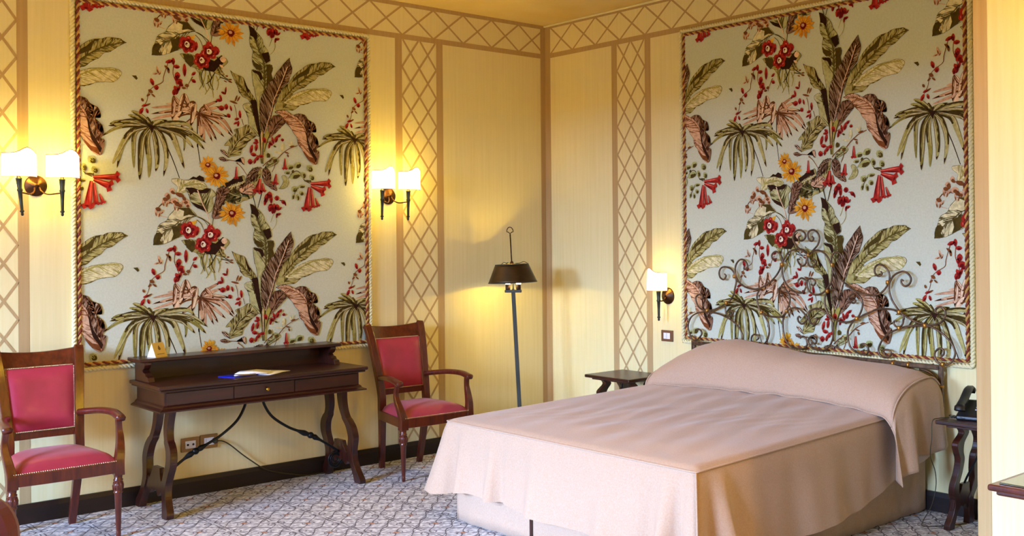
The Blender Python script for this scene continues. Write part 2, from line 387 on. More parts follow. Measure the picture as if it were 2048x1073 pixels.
# ================================================================== printed fabric panels
INK = {'ol': '#A49A4C', 'dg': '#4E4016', 'db': '#30190C', 'br': '#7C4622', 'bm': '#6E4420', 'pk': '#D6A684', 'pl': '#ECC8A8', 'cr': '#DED6A4', 'lg': '#AEB074', 'yl': '#EBB030', 'rd': '#A82820', 'dr': '#6E0C10', 'or': '#C8741A', 'wh': '#F0E4CC', 'pr': '#E0685A'}
INK = {k: srgb(v) for k, v in INK.items()}
MOTIF = [('S',0,'db',9,[-262,179,-264,83,-264,-24,-264,-13,-246,-133]),
('S',0,'db',9,[-479,16,-426,-96,-378,-226]),
('B',1,'pk','br',20,[-253,183,-141,144,-35,50]),
('B',1,'pk','br',20,[-253,183,-111,161,-32,64]),
('B',1,'pk','br',20,[-253,183,-170,118,-89,44]),
('B',1,'pk','br',20,[-253,183,-194,110,-139,20]),
('B',1,'pk','br',20,[-253,183,-212,107,-168,10]),
('B',1,'pk','br',20,[-253,183,-230,104,-219,2]),
('B',1,'pk','br',30,[-253,183,-244,105,-236,27]),
('B',1,'pk','br',20,[-253,183,-169,175,-94,159]),
('B',1,'pk','br',20,[-253,183,-187,215,-116,237]),
('B',1,'pk','br',20,[-253,183,-216,228,-119,278]),
('B',1,'pk','br',20,[-253,183,-349,231,-460,227]),
('B',1,'pk','br',20,[-253,183,-380,215,-549,196]),
('B',1,'pk','br',20,[-253,183,-374,194,-550,158]),
('B',1,'pk','br',20,[-253,183,-368,174,-550,126]),
('B',1,'pk','br',20,[-253,183,-313,130,-375,87]),
('B',1,'pk','br',20,[-253,183,-181,196,-53,174]),
('B',2,'pl','br',26,[-345,302,-367,233,-382,158]),
('B',2,'pl','br',26,[-345,302,-330,259,-303,207]),
('B',2,'pl','br',30,[-276,253,-289,182,-305,96]),
('B',2,'pl','br',30,[-276,253,-312,228,-368,165]),
('B',2,'pl','br',24,[-410,281,-411,208,-421,130]),
('B',2,'pl','br',24,[-410,281,-373,234,-348,260]),
('B',2,'pl','br',30,[-310,184,-380,166,-428,79]),
('B',2,'pk','br',24,[-222,243,-199,217,-167,175]),
('B',4,'ol','dg',26,[-547,84,-652,55,-710,-25,-751,-181]),
('B',4,'ol','dg',26,[-547,84,-669,43,-740,-77,-775,-157]),
('B',4,'ol','dg',22,[-547,84,-641,41,-654,-82,-652,-177]),
('B',4,'ol','dg',32,[-547,84,-601,11,-614,-128,-619,-247]),
('B',4,'ol','dg',28,[-547,84,-573,1,-561,-131,-565,-232]),
('B',4,'ol','dg',28,[-547,84,-523,-3,-514,-117,-523,-192]),
('B',4,'ol','dg',28,[-547,84,-490,34,-458,-85,-476,-221]),
('B',4,'ol','dg',30,[-547,84,-435,47,-392,-38,-348,-167]),
('B',4,'ol','dg',24,[-547,84,-391,56,-338,18,-288,-37]),
('B',4,'ol','dg',24,[-547,84,-364,63,-285,23,-219,-42]),
('B',4,'ol','dg',20,[-547,84,-364,80,-284,57,-209,-2]),
('B',4,'ol','dg',16,[-547,84,-370,38,-346,2,-350,-60]),
('B',4,'ol','dg',20,[-547,84,-680,79,-756,58,-832,8]),
('B',4,'ol','dg',18,[-547,84,-669,100,-749,98,-790,81]),
('B',4,'ol','dg',18,[-547,84,-652,68,-675,17,-705,-39]),
('B',4,'ol','dg',24,[-547,86,-667,90,-799,70]),
('B',4,'ol','dg',24,[-547,86,-653,109,-752,95]),
('B',4,'ol','dg',24,[-547,86,-621,127,-686,142]),
('B',4,'ol','dg',24,[-547,86,-614,146,-666,168]),
('B',4,'ol','dg',24,[-547,86,-563,112,-572,140]),
('B',4,'ol','dg',24,[-547,86,-525,109,-449,127]),
('B',4,'ol','dg',24,[-547,86,-437,111,-338,113,-290,75]),
('B',4,'ol','dg',24,[-547,86,-400,84,-314,57,-213,4]),
('B',4,'ol','dg',24,[-547,86,-506,112,-480,125]),
('P',5,'db',[-572,92,-522,88,-534,68,-545,42,-556,69]),
('L',3,'ol','dg',0.45,[416,348,363,309,310,261],[457,344,518,323,482,300,441,292,410,268,378,249,337,249,315,247,284,246,262,239,257,276,279,319,301,362]),
('L',4,'cr','ol',0.35,[646,406,577,406,517,398,450,366,382,329,340,298],[656,407,670,390,655,359,626,334,576,329,536,323,490,308,449,295,413,283,319,294,351,324,383,352,424,374,476,394,527,406,577,410,617,415]),
('P',4,'dg',[729,382,755,384,764,367,756,357]),
('L',5,'ol','dg',0.5,[692,575,628,560,568,537,503,498,425,437,362,377,298,303],[700,575,672,560,638,536,608,512,568,498,543,466,502,445,466,411,425,396,383,365,346,329,298,296,271,306,277,337,293,372,326,404,352,428,374,461,405,498,442,529,483,559,519,576,559,581,594,595,629,595,663,595,678,585]),
('P',6,'dg',[661,595,700,575,672,571,628,560,677,576]),
('P',6,'dg',[519,576,549,578,513,559,498,507,441,479,405,457,373,434,389,464,426,499,472,529,498,556]),
('L',6,'ol','dg',0.5,[-18,400,27,366,77,314,116,273],[-48,472,-25,457,9,446,37,435,53,400,70,361,103,323,116,300,121,274,88,273,66,301,32,314,4,355,13,333,2,369,-26,419]),
('P',7,'db',[37,435,53,400,73,361,103,323,94,331,78,361,69,333,48,382]),
('L',7,'lg','db',0.4,[88,264,109,190,130,113,143,61],[34,260,65,273,93,268,104,223,114,161,130,104,141,59,113,80,86,108,70,142,67,180,54,214,37,239]),
('P',7,'db',[82,295,121,300,143,228,155,139,157,83,143,61,130,123,109,199]),
('L',8,'lg','dg',0.5,[86,765,118,699,150,620,180,551,184,486,186,417,177,321,150,195,158,102],[76,778,108,764,138,734,168,701,174,672,189,649,210,621,223,564,199,544,193,536,234,537,239,507,230,480,238,442,221,403,202,364,155,333,146,288,153,195,162,90,147,121,134,229,122,314,111,385,106,389,99,437,95,492,127,488,154,482,119,504,102,534,97,577,106,617,87,644,80,687,85,728]),
('P',9,'db',[76,778,108,764,135,725,129,679,107,706,85,714,83,747]),
('P',9,'dg',[193,536,234,537,239,507,230,480,238,442,221,403,208,373,194,393,198,461]),
('P',9,'db',[95,492,127,488,160,481,168,442,154,425,138,465,105,478]),
('P',9,'dg',[100,562,116,542,155,527,171,506,154,495,127,498,105,525]),
('P',9,'db',[161,605,210,621,222,564,193,543,177,570]),
('L',10,'bm','db',0.7,[357,586,327,504,289,404,245,307,230,247,196,144,177,81],[358,597,367,553,377,538,374,507,358,463,350,437,320,409,299,380,283,346,266,311,268,311,241,255,224,188,196,117,174,72,160,101,150,172,146,251,155,310,180,358,202,401,219,427,241,442,257,477,290,518,322,559]),
('S',11,'pl',7,[343,538,305,443,267,357,245,307,230,247,196,144,177,81]),
('L',10,'br','db',0.6,[309,188,261,138,228,77],[240,204,278,210,309,193,328,166,298,135,266,101,233,72,206,56,201,98,213,152]),
('L',8,'ol','db',0.55,[91,89,35,56,-11,13,-63,-73],[119,82,64,133,24,113,-27,94,-15,74,-30,57,-62,26,-93,-10,-60,-12,-72,-68,-66,-86,-35,-75,11,-66,23,-27,45,-10,62,16,91,42,121,63]),
('L',10,'br','db',0.8,[420,209,465,142,490,64,539,-65],[383,217,420,229,466,225,491,193,536,170,548,116,515,112,555,71,564,22,549,-4,570,-18,564,-67,544,-105,514,-19,484,64,475,109,450,165,419,191]),
('L',10,'pk','br',0.2,[476,207,506,151,525,69,535,15],[461,214,491,193,536,170,548,116,515,112,555,71,562,26,535,42,505,89,480,145]),
('L',11,'pk','br',0.35,[267,229,362,210,440,157,475,92,489,37,519,-19,538,-91],[249,229,310,246,368,225,430,190,465,142,485,91,489,37,514,-1,544,-43,544,-107,493,-81,458,-32,443,-4,417,25,408,71,382,100,367,128,330,164,309,193,283,214]),
('P',12,'db',[470,128,485,91,492,32,519,-6,539,-43,554,-66,544,-92,524,-55,496,-17,479,51]),
('P',12,'br',[453,-14,493,-53,534,-64,544,-107,493,-81,458,-37]),
('P',12,'ol',[143,57,158,102,174,77,201,102,217,73,195,29,181,-20,172,-84,171,-117,152,-115,148,-60]),
('S',13,'db',10,[174,82,167,8,163,-116]),
('S',13,'db',9,[144,84,152,-14,155,-116]),
('S',13,'db',8,[223,96,195,29,175,-38]),
('S',13,'pl',7,[157,92,159,9,157,-83]),
('S',12,'db',8,[95,-326,114,-399]),
('S',12,'db',8,[156,-308,128,-404]),
('L',5,'cr','dg',0.45,[-531,532,-474,597,-423,627,-377,664,-273,697],[-541,518,-536,565,-523,592,-504,642,-458,668,-448,690,-422,722,-396,747,-366,750,-322,747,-292,719,-275,695,-307,694,-347,680,-377,656,-373,624,-358,582,-399,559,-449,534,-490,521]),
('P',6,'dg',[-541,518,-536,565,-523,592,-500,595,-485,579,-500,548,-485,522]),
('P',6,'dg',[-396,747,-322,747,-275,695,-322,704,-357,693,-352,728]),
('P',6,'dg',[-377,656,-370,615,-358,582,-399,559,-434,540,-419,582,-428,623,-398,635]),
('L',8,'lg','dg',0.65,[-268,-297,-236,-385,-209,-440],[-341,-288,-295,-285,-248,-299,-208,-286,-181,-290,-148,-323,-175,-349,-169,-403,-196,-441,-236,-424,-276,-406,-310,-372,-323,-333]),
('P',9,'db',[-341,-288,-295,-285,-248,-299,-208,-286,-184,-290,-208,-316,-248,-319,-289,-312,-316,-333,-316,-317]),
('P',9,'db',[-276,-406,-310,-372,-276,-384,-229,-402,-209,-435]),
('S',10,'pl',9,[-268,-298,-236,-385,-209,-440,-184,-519]),
('L',9,'br','db',0.6,[-102,-282,-136,-378,-163,-468],[-141,-286,-95,-272,-62,-295,-83,-337,-103,-379,-117,-416,-83,-443,-117,-470,-173,-472,-169,-420,-156,-366,-148,-323]),
('S',8,'dg',7,[-167,-471,-174,-522]),
('L',7,'cr','ol',0.4,[-221,-266,-329,-256,-385,-314],[-427,-235,-384,-230,-342,-239,-288,-231,-234,-249,-208,-283,-248,-299,-336,-283,-343,-310,-371,-320,-399,-314,-391,-281,-426,-252]),
('P',6,'db',[-329,-240,-294,-214,-274,-220,-254,-205,-227,-217,-221,-245,-274,-237]),
('L',6,'ol','db',0.8,[-89,-299,-24,-275,52,-273],[-102,-256,-56,-236,-30,-216,21,-201,33,-230,27,-256,71,-269,102,-297,108,-323,64,-350,26,-362,-13,-382,-77,-371,-103,-389,-109,-346,-76,-305]),
('P',7,'db',[-102,-261,-56,-236,-30,-216,21,-201,33,-230,21,-240,-11,-239,-43,-258,-76,-273]),
('S',8,'cr',6,[-63,-281,-43,-258]),
('S',8,'cr',6,[-49,-277,-29,-254]),
('S',8,'cr',6,[-35,-272,-15,-249]),
('S',8,'cr',6,[-20,-267,-1,-244]),
('S',8,'cr',6,[-6,-263,13,-240]),
('S',8,'cr',6,[8,-258,27,-235]),
('S',8,'cr',6,[22,-253,41,-231]),
('S',8,'cr',6,[-19,-344,20,-330]),
('S',8,'cr',6,[-7,-341,31,-326]),
('S',8,'cr',6,[4,-337,43,-322]),
('S',8,'cr',6,[16,-333,54,-319]),
('S',8,'cr',6,[27,-329,65,-315]),
('S',8,'cr',6,[39,-325,77,-311]),
('S',6,'dg',5,[-273,693,-229,671,-201,635]),
('S',6,'dg',5,[-273,673,-244,645,-228,608]),
('S',6,'dg',6,[-184,-519,-197,-505,-237,-477,-263,-466]),
('P',6,'yl',[-323,656,-273,671,-286,643,-303,634]),
('S',5,'ol',9,[-231,471,-250,415,-232,365]),
('S',5,'ol',9,[-208,458,-220,392,-251,333]),
('S',5,'ol',9,[-178,455,-196,399,-191,365]),
('S',5,'ol',9,[-155,442,-167,367,-159,289]),
('S',5,'ol',9,[-196,428,-179,368,-215,305]),
('S',5,'ol',9,[-255,464,-232,403,-203,323]),
('S',5,'ol',9,[-143,431,-126,386,-138,340]),
('S',5,'ol',9,[-285,477,-250,434,-238,394]),
('S',5,'ol',9,[-161,419,-197,380,-168,338]),
('S',5,'ol',9,[-131,449,-114,423,-138,397]),
('S',6,'db',7,[-219,474,-238,418,-224,349]),
('S',6,'db',7,[-190,461,-173,406,-209,372]),
('S',6,'db',7,[-149,451,-179,392,-159,337]),
('S',6,'db',7,[-120,424,-79,414,-45,398]),
('S',6,'db',7,[-108,441,-73,418,-50,415]),
('P',7,'db',[-202,537,-154,523,-106,564,-78,544,-98,508,-126,489,-155,453,-213,457,-241,480]),
('P',6,'dg',[-354,549,-290,541,-280,493,-305,468,-339,500]),
('E',8,'pl',-97,539,21,21,0),
('E',8,'pl',-107,494,17,8,30),
('R',9,-326,607,47),
('R',9,-187,578,44),
('R',9,-234,518,46),
('E',8,'rd',-272,602,13,26,10),
('E',8,'rd',-144,588,24,26,0),
('E',8,'rd',-187,617,20,26,0),
('D',9,-45,713,84),
('D',9,-200,-139,59),
('D',10,-145,-206,80),
('E',6,'br',-511,736,18,13,20),
('E',6,'pk',-524,713,7,23,-10),
('E',6,'pk',-504,710,7,25,15),
('E',6,'pk',-488,720,6,18,40),
('E',6,'br',-396,771,17,13,20),
('E',6,'pk',-409,749,7,22,-10),
('E',6,'pk',-389,746,7,24,15),
('E',6,'pk',-374,755,6,18,40),
('E',6,'br',-467,797,17,13,20),
('E',6,'pk',-480,775,7,23,-10),
('E',6,'pk',-459,772,7,25,15),
('E',6,'pk',-444,782,6,18,40),
('E',6,'pk',-455,-336,18,18,0),
('E',6,'pk',-426,-307,16,19,0),
('E',6,'pk',-413,-368,25,19,0),
('E',6,'pk',-379,-391,25,16,20),
('E',6,'pk',-344,-371,25,18,0),
('E',6,'pk',-331,-393,18,18,0),
('E',7,'br',-448,-345,11,19,0),
('E',7,'br',-420,-318,16,9,30),
('E',7,'br',-378,-331,31,14,20),
('E',7,'br',-393,-391,16,11,0),
('E',7,'br',-351,-354,16,11,50),
('S',5,'br',6,[-509,-410,-484,-388,-441,-378,-386,-391]),
('S',5,'br',5,[-503,755,-472,780,-421,770]),
('S',5,'pk',5,[-499,697,-458,686]),
('S',4,'br',6,[-407,483,-414,415,-390,348,-391,294]),
('S',4,'br',6,[-445,477,-471,396,-478,358,-528,328,-561,292,-574,233,-620,157]),
('S',4,'br',6,[-292,410,-317,364,-329,327]),
('E',7,'rd',-438,489,23,10,-20),
('E',7,'rd',-413,493,11,19,0),
('E',7,'rd',-392,462,19,11,0),
('E',7,'rd',-343,446,11,36,0),
('E',7,'rd',-387,409,16,19,0),
('E',7,'rd',-396,390,12,14,0),
('E',7,'rd',-378,371,22,16,-30),
('E',7,'rd',-366,355,17,11,40),
('E',7,'rd',-397,324,12,19,-30),
('E',7,'rd',-378,332,8,19,20),
('E',7,'rd',-410,301,10,17,0),
('E',7,'rd',-541,354,11,20,-20),
('E',7,'rd',-516,322,14,14,0),
('E',7,'rd',-587,207,17,7,-20),
('E',7,'rd',-572,175,8,14,-20),
('E',7,'rd',-607,173,10,20,30),
('E',7,'rd',-286,383,15,10,30),
('E',7,'rd',-286,429,16,8,-40),
('E',7,'rd',-391,309,9,22,30),
('E',7,'pk',-508,430,7,25,-15),
('E',7,'pk',-521,407,20,6,-20),
('E',7,'pk',-496,414,7,17,30),
('E',7,'pk',-83,343,5,19,0),
('E',7,'br',-451,449,8,22,-50),
('E',7,'br',-442,433,8,19,-10),
('E',7,'br',-551,296,17,11,30),
('E',7,'br',-535,272,16,6,40),
('E',7,'br',-564,272,14,7,-40),
('E',7,'br',-600,240,12,8,60),
('E',7,'br',-568,212,20,6,-30),
('E',7,'br',-348,334,15,8,0),
('E',7,'br',-329,351,14,11,0),
('S',5,'br',5,[-24,256,-13,217,-8,170]),
('S',5,'br',5,[26,167,37,128]),
('E',7,'rd',-80,343,5,21,5),
('E',7,'rd',-95,325,16,7,20),
('E',7,'rd',-113,294,7,17,-20),
('E',7,'rd',-124,276,19,9,0),
('E',7,'rd',-110,227,19,15,0),
('E',7,'rd',-77,238,12,17,0),
('E',7,'rd',-47,230,7,16,-15),
('E',7,'rd',-62,182,12,13,-40),
('E',7,'rd',13,196,9,23,-5),
('E',7,'rd',-8,165,16,8,-15),
('E',7,'rd',1,136,8,17,10),
('E',7,'rd',-17,138,15,6,-30),
('E',7,'br',-29,271,29,7,15),
('E',7,'br',-12,298,6,23,20),
('E',7,'br',5,296,6,21,30),
('E',7,'br',-51,401,16,6,20),
('E',7,'br',-73,435,10,6,0),
('E',7,'br',-50,415,13,5,0),
('E',7,'br',-82,400,12,4,20),
('S',12,'br',6,[157,9,195,25,249,48,292,83]),
('S',12,'br',6,[172,-38,150,-64,89,-60]),
('S',12,'br',6,[150,-64,117,-99,83,-111]),
('E',14,'rd',260,51,11,22,20),
('E',14,'rd',279,73,15,8,-35),
('E',14,'rd',303,48,11,9,0),
('E',14,'rd',236,40,8,22,-15),
('E',14,'rd',222,18,15,10,30),
('E',14,'rd',176,40,13,18,-20),
('E',14,'rd',211,5,8,18,15),
('E',14,'rd',121,35,13,8,30),
('E',14,'rd',118,19,19,8,-10),
('E',14,'rd',121,-11,10,23,10),
('E',14,'rd',87,-23,10,26,15),
('E',14,'rd',101,-59,19,11,10),
('E',14,'rd',153,-67,17,10,0),
('E',14,'rd',128,-81,11,15,20),
('E',14,'rd',78,-106,16,16,0),
('E',14,'rd',111,-99,8,18,15),
('E',13,'dg',249,2,12,6,20),
('E',13,'dg',205,-59,13,17,-20),
('S',12,'br',7,[269,-77,307,-39,355,-6,412,16]),
('S',12,'br',7,[164,-132,197,-102,235,-82,250,-119,228,-168]),
('E',13,'cr',299,-2,11,30,5),
('E',13,'cr',270,-36,30,7,5),
('E',13,'cr',350,21,6,20,-30),
('E',13,'cr',365,29,5,20,10),
('E',13,'br',370,8,19,6,-15),
('E',13,'br',333,-36,19,5,15),
('E',13,'br',341,-55,7,12,-20),
('L',9,'bm','db',0.7,[63,-229,97,-175,163,-146],[47,-256,52,-210,75,-173,108,-147,153,-139,147,-154,125,-176,119,-204,96,-231]),
('L',10,'br','db',0.7,[191,-148,190,-189,184,-235],[163,-155,185,-142,212,-163,223,-196,217,-227,200,-254,179,-244,160,-201]),
('L',9,'pk','db',0.6,[96,-268,74,-276,28,-312],[47,-266,63,-248,96,-249,107,-278,95,-314,62,-318,11,-306,6,-282]),
('L',9,'br','db',0.7,[200,-250,227,-260,259,-287],[190,-254,222,-230,254,-257,262,-290,227,-279]),
('L',8,'lg','ol',0.3,[286,-272,324,-242,329,-206],[278,-277,313,-274,339,-254,346,-221,319,-187,298,-195,308,-232]),
('E',9,'lg',411,-116,30,22,-30),
('E',10,'dg',419,-120,19,14,-30),
('E',11,'lg',408,-112,18,7,-30),
('E',9,'lg',498,-135,28,23,50),
('E',10,'dg',506,-139,18,14,50),
('E',11,'lg',495,-131,17,7,50),
('E',9,'lg',513,-194,24,19,60),
('E',10,'dg',519,-198,15,12,60),
('E',11,'lg',510,-190,14,6,60),
('E',9,'lg',356,-131,29,16,-20),
('E',10,'dg',364,-135,18,10,-20),
('E',11,'lg',353,-128,17,5,-20),
('E',9,'lg',335,-168,22,12,-10),
('E',10,'dg',341,-172,14,8,-10),
('E',11,'lg',333,-165,13,4,-10),
('E',9,'lg',392,-187,46,22,-20),
('E',10,'dg',404,-191,28,13,-20),
('E',11,'lg',387,-183,28,7,-20),
('E',9,'lg',452,-181,26,17,80),
('E',10,'dg',459,-185,16,11,80),
('E',11,'lg',449,-178,16,5,80),
('E',9,'lg',438,-257,30,12,-10),
('E',10,'dg',446,-261,18,7,-10),
('E',11,'lg',435,-254,18,3,-10),
('E',9,'lg',386,-277,23,23,30),
('E',10,'dg',392,-281,14,14,30),
('E',11,'lg',384,-272,14,7,30),
('E',9,'lg',437,-302,17,19,-50),
('E',10,'dg',442,-305,11,12,-50),
('E',11,'lg',436,-298,10,6,-50),
('E',9,'lg',409,-332,24,12,85),
('E',10,'dg',415,-336,15,7,85),
('E',11,'lg',406,-329,15,3,85),
('E',9,'lg',375,-326,24,9,-75),
('E',10,'dg',381,-330,15,5,-75),
('E',11,'lg',372,-324,15,3,-75),
('E',9,'lg',245,-87,25,17,-30),
('E',10,'dg',252,-91,16,11,-30),
('E',11,'lg',243,-84,15,5,-30),
('E',9,'lg',197,-61,17,12,-80),
('E',10,'dg',202,-65,11,7,-80),
('E',11,'lg',195,-58,10,4,-80),
('S',8,'dg',7,[499,-233,459,-213,418,-157,377,-164,345,-207]),
('S',8,'dg',6,[505,-229,510,-198]),
('S',8,'dg',6,[417,-265,391,-299,375,-344]),
('E',9,'dg',484,-219,28,7,0),
('E',9,'dg',377,-159,10,12,30),
('L',9,'pl','db',0.5,[-66,-83,-94,-59,-117,-39],[-63,-85,-88,-45,-119,-36,-100,-64]),
('L',9,'br','db',0.7,[-72,-99,-101,-95,-130,-93],[-66,-104,-101,-85,-131,-94,-101,-111]),
('L',9,'pk','db',0.5,[-20,-104,8,-94,30,-124],[-23,-107,31,-80,39,-129,19,-109]),
('S',8,'br',6,[-15,-117,19,-142,58,-196]),
('S',8,'br',6,[-72,-101,-15,-107,-3,-122]),
('L',7,'ol','db',0.9,[-103,-278,-28,-243,24,-203],[-109,-277,-73,-241,-45,-233,-27,-215,-5,-216,30,-197,41,-218,40,-246,23,-274,0,-282,-28,-286,-74,-298]),
('L',7,'br','db',0.8,[1,-263,51,-284,95,-314],[-5,-268,6,-245,52,-247,96,-272,118,-306,95,-324,51,-317,6,-301]),
('L',6,'lg','dg',0.7,[-74,-307,-17,-329,62,-341],[-80,-317,-57,-299,-5,-291,51,-312,73,-346,22,-339,5,-367,-29,-356,-18,-380,-63,-365,-104,-354]),
('L',7,'ol','db',0.8,[97,-142,119,-185,107,-250],[75,-183,97,-151,142,-140,152,-178,141,-224,118,-260,91,-249,74,-220]),
('L',6,'lg','dg',0.6,[185,-147,240,-114,283,-94],[174,-151,208,-94,246,-69,278,-89,267,-107,250,-119,218,-136]),
('L',6,'ol','dg',0.6,[-324,538,-275,508,-227,462],[-369,543,-324,550,-270,539,-231,502,-203,455,-251,460,-300,475,-339,508]),
('L',6,'ol','db',0.8,[-154,516,-126,481,-108,444],[-173,534,-125,551,-78,548,-64,523,-88,499,-107,471,-89,440,-155,448,-183,488]),
('T',12,[504,-236,644,-232],22),
('T',12,[507,-251,599,-287],24),
('T',12,[494,-260,472,-410],24),
('T',12,[509,-269,520,-394],16),
('T',12,[539,-333,558,-386],12),
('T',12,[320,-74,319,-142],13),
('T',12,[-15,-142,-16,-215],11),
('T',12,[146,-215,126,-297],23),
('T',12,[162,-243,165,-294],15),
('T',12,[258,-179,249,-241],16),
('E',9,'rd',188,-341,14,28,10),
('E',9,'rd',210,-319,18,20,0),
('E',9,'rd',180,-364,10,22,15),
('E',9,'rd',221,-347,11,25,0),
('E',9,'rd',261,-339,16,15,0),
('E',9,'rd',306,-364,17,11,40),
('E',9,'rd',319,-373,6,15,-20),
('E',9,'rd',215,-402,16,25,15),
('E',9,'rd',242,-407,15,30,0),
('E',9,'rd',263,-399,15,18,0),
('E',9,'rd',231,-421,11,20,0),
('E',9,'rd',282,-409,17,6,-40),
('E',9,'rd',273,-445,17,8,-15),
('E',9,'rd',260,-454,7,15,10),
('E',10,'dr',199,-332,7,20,10),
('E',10,'dr',236,-416,8,18,0),
('E',10,'dr',215,-384,15,5,-10),
('E',10,'dr',259,-335,10,5,0),
('E',10,'dr',288,-354,10,3,0),
('S',5,'ol',5,[239,713,227,683,216,657]),
('S',5,'ol',5,[254,697,259,659,243,625,221,605])]
rng = random.Random(7)
def pairs(l): return [Vector((l[i] / 1000, l[i + 1] / 1000)) for i in range(0, len(l), 2)]
def ray_out(p, d, poly):
    best = None
    n = len(poly)
    for i in range(n):
        a = poly[i]; e_ = poly[(i + 1) % n] - a; den = d.x * e_.y - d.y * e_.x
        if abs(den) < 1e-12: continue
        q = a - p; t_ = (q.x * e_.y - q.y * e_.x) / den; s_ = (q.x * d.y - q.y * d.x) / den
        if t_ > 1e-5 and 0 <= s_ <= 1 and (best is None or t_ < best): best = t_
    return best
def motif_polys():
    """list of (layer, colour, polygon) in metres of the repeat"""
    out = []
    def pol(ly, c, pts): out.append((ly, c if isinstance(c, tuple) else INK[c], [(p[0], p[1]) for p in pts]))
    def blob(ly, c, cx, cy, rx, ry, an=0, n=10, wob=.12):
        ca, sa = math.cos(an), math.sin(an); pts = []
        for i in range(n):
            a_ = 2 * math.pi * i / n; k = 1 + rng.uniform(-wob, wob); x, y = rx * k * math.cos(a_), ry * k * math.sin(a_); pts.append((cx + x * ca - y * sa, cy + x * sa + y * ca))
        pol(ly, c, pts)
    def taper(ly, c, path, w0, w1=0):
        L_, R_ = [], []; n = len(path)
        for i, p in enumerate(path):
            d = (path[min(i + 1, n - 1)] - path[max(i - 1, 0)]).normalized(); nn = Vector((-d.y, d.x)); ww = lerp(w0, w1, i / (n - 1)) / 2 + .0002
            L_.append(p + nn * ww); R_.append(p - nn * ww)
        pol(ly, c, L_ + R_[::-1])
    def curve(pts, k=5): return [Vector((p.x, p.y)) for p in catmull([Vector((q.x, q.y, 0)) for q in pts], k)]
    mixc = lambda a_, b_, t_: tuple(lerp(x, y, t_) for x, y in zip(a_, b_))
    for e_ in MOTIF:
        kd, ly = e_[0], e_[1]
        if kd == 'P': pol(ly + .5, e_[2], pairs(e_[3]))
        elif kd == 'S':
            pts = curve(pairs(e_[4]), 4); w_ = e_[3] / 1300.; taper(ly + .4, e_[2], pts, w_, w_ * .6)
        elif kd == 'E':
            _, _, c, x, y, rx, ry, an = e_
            x, y, rx, ry = x / 1000, y / 1000, rx / 1000, ry / 1000; a_ = -R(an)
            if rx < .001: continue
            if c == 'rd': rx, ry = rx * 1.12, ry * 1.2
            n = 8; pts = []; ca, sa = math.cos(a_), math.sin(a_)
            for i in range(n):
                q = 2 * math.pi * i / n; r_ = (1, .92, 1, .92)[i % 4]; px, py = rx * math.cos(q) * r_, ry * math.sin(q) * r_; pts.append((x + px * ca - py * sa, y + px * sa + py * ca))
            pol(ly + .45, INK[c], pts)
            if c in ('rd', 'lg', 'pk'):
                dk = {'rd': 'dr', 'lg': 'dg', 'pk': 'br'}[c]; off = .35
                pts = [(x + (px - x) * .55 + rx * off * .4, y + (py - y) * .55 - ry * off) for px, py in pts]; pol(ly + .47, dk, pts)
        elif kd == 'B':
            pts = curve(pairs(e_[5]), 6); n = len(pts); wm = e_[4] / 1000. * 1.0
            L_, R_, Cn = [], [], []
            for i, p in enumerate(pts):
                t_ = i / (n - 1); d = (pts[min(i + 1, n - 1)] - pts[max(i - 1, 0)]).normalized(); nn = Vector((-d.y, d.x)); ww = wm * (.18 + 1.0 * math.sin(math.pi * min(1, t_ ** .8)) ** .8) * .5 * (1 if t_ < .95 else .4)
                if i == n - 1: ww = 0
                L_.append(p + nn * ww); R_.append(p - nn * ww); Cn.append(p)
            c = mixc(INK[e_[2]], INK['cr' if rng.random() < .4 else e_[3]], rng.uniform(0, .35))
            pol(ly + rng.uniform(0, .2), c, L_ + R_[::-1]); lz = ly + .3 + rng.uniform(0, .1)
            sd = L_ if rng.random() < .5 else R_
            k0 = 0; k1 = int(n * rng.uniform(.5, 1)); k1 = max(k1, 3)
            edge = sd[k0:k1]; mid = [lerp(s_, q, rng.uniform(.5, 1.0)) for s_, q in zip(sd[k0:k1], Cn[k0:k1])]
            pol(lz, mixc(INK[e_[3]], INK['db'], .35), edge + mid[::-1])
            pol(lz + .02, mixc(INK[e_[3]], INK['db'], .6), [Cn[0] + Vector((.003, 0)), Cn[n // 3] + Vector((.001, .0)), Cn[n // 2], Cn[n // 3] - Vector((.0015, 0)), Cn[0] - Vector((.003, 0))])
            hl = R_ if sd is L_ else L_; j0, j1 = 2, int(n * rng.uniform(.6, .9)); pol(lz + .015, mixc(INK[e_[2]], INK['wh'], .45), [lerp(p, q, .35) for p, q in zip(hl[j0:j1], Cn[j0:j1])] + [lerp(p, q, .62) for p, q in zip(hl[j0:j1], Cn[j0:j1])][::-1])
            if rng.random() < .6: pol(lz + .03, 'db', [L_[-4], Cn[-1], R_[-3], Cn[-3]])
            ot = R_ if sd is L_ else L_; pol(lz + .01, mixc(INK[e_[3]], c, .3), ot + [lerp(s_, q, .22) for s_, q in zip(ot, Cn)][::-1])
        elif kd == 'L':
            _, _, fill, dark, sh, rib, outl = e_
            O = curve(pairs(outl) + [pairs(outl)[0]], 3)[:-1]
            O = [p + Vector((rng.uniform(-.0012, .0012), rng.uniform(-.0012, .0012))) for p in O]; rb = curve(pairs(rib), 10)
            F_, D_ = INK[fill], INK[dark]
            pol(ly, mixc(F_, INK['wh'], .12), O)
            cum = [0]
            for p, q in zip(rb, rb[1:]): cum.append(cum[-1] + (q - p).length)
            Lt = cum[-1]; nst = max(14, int(Lt / .0052))
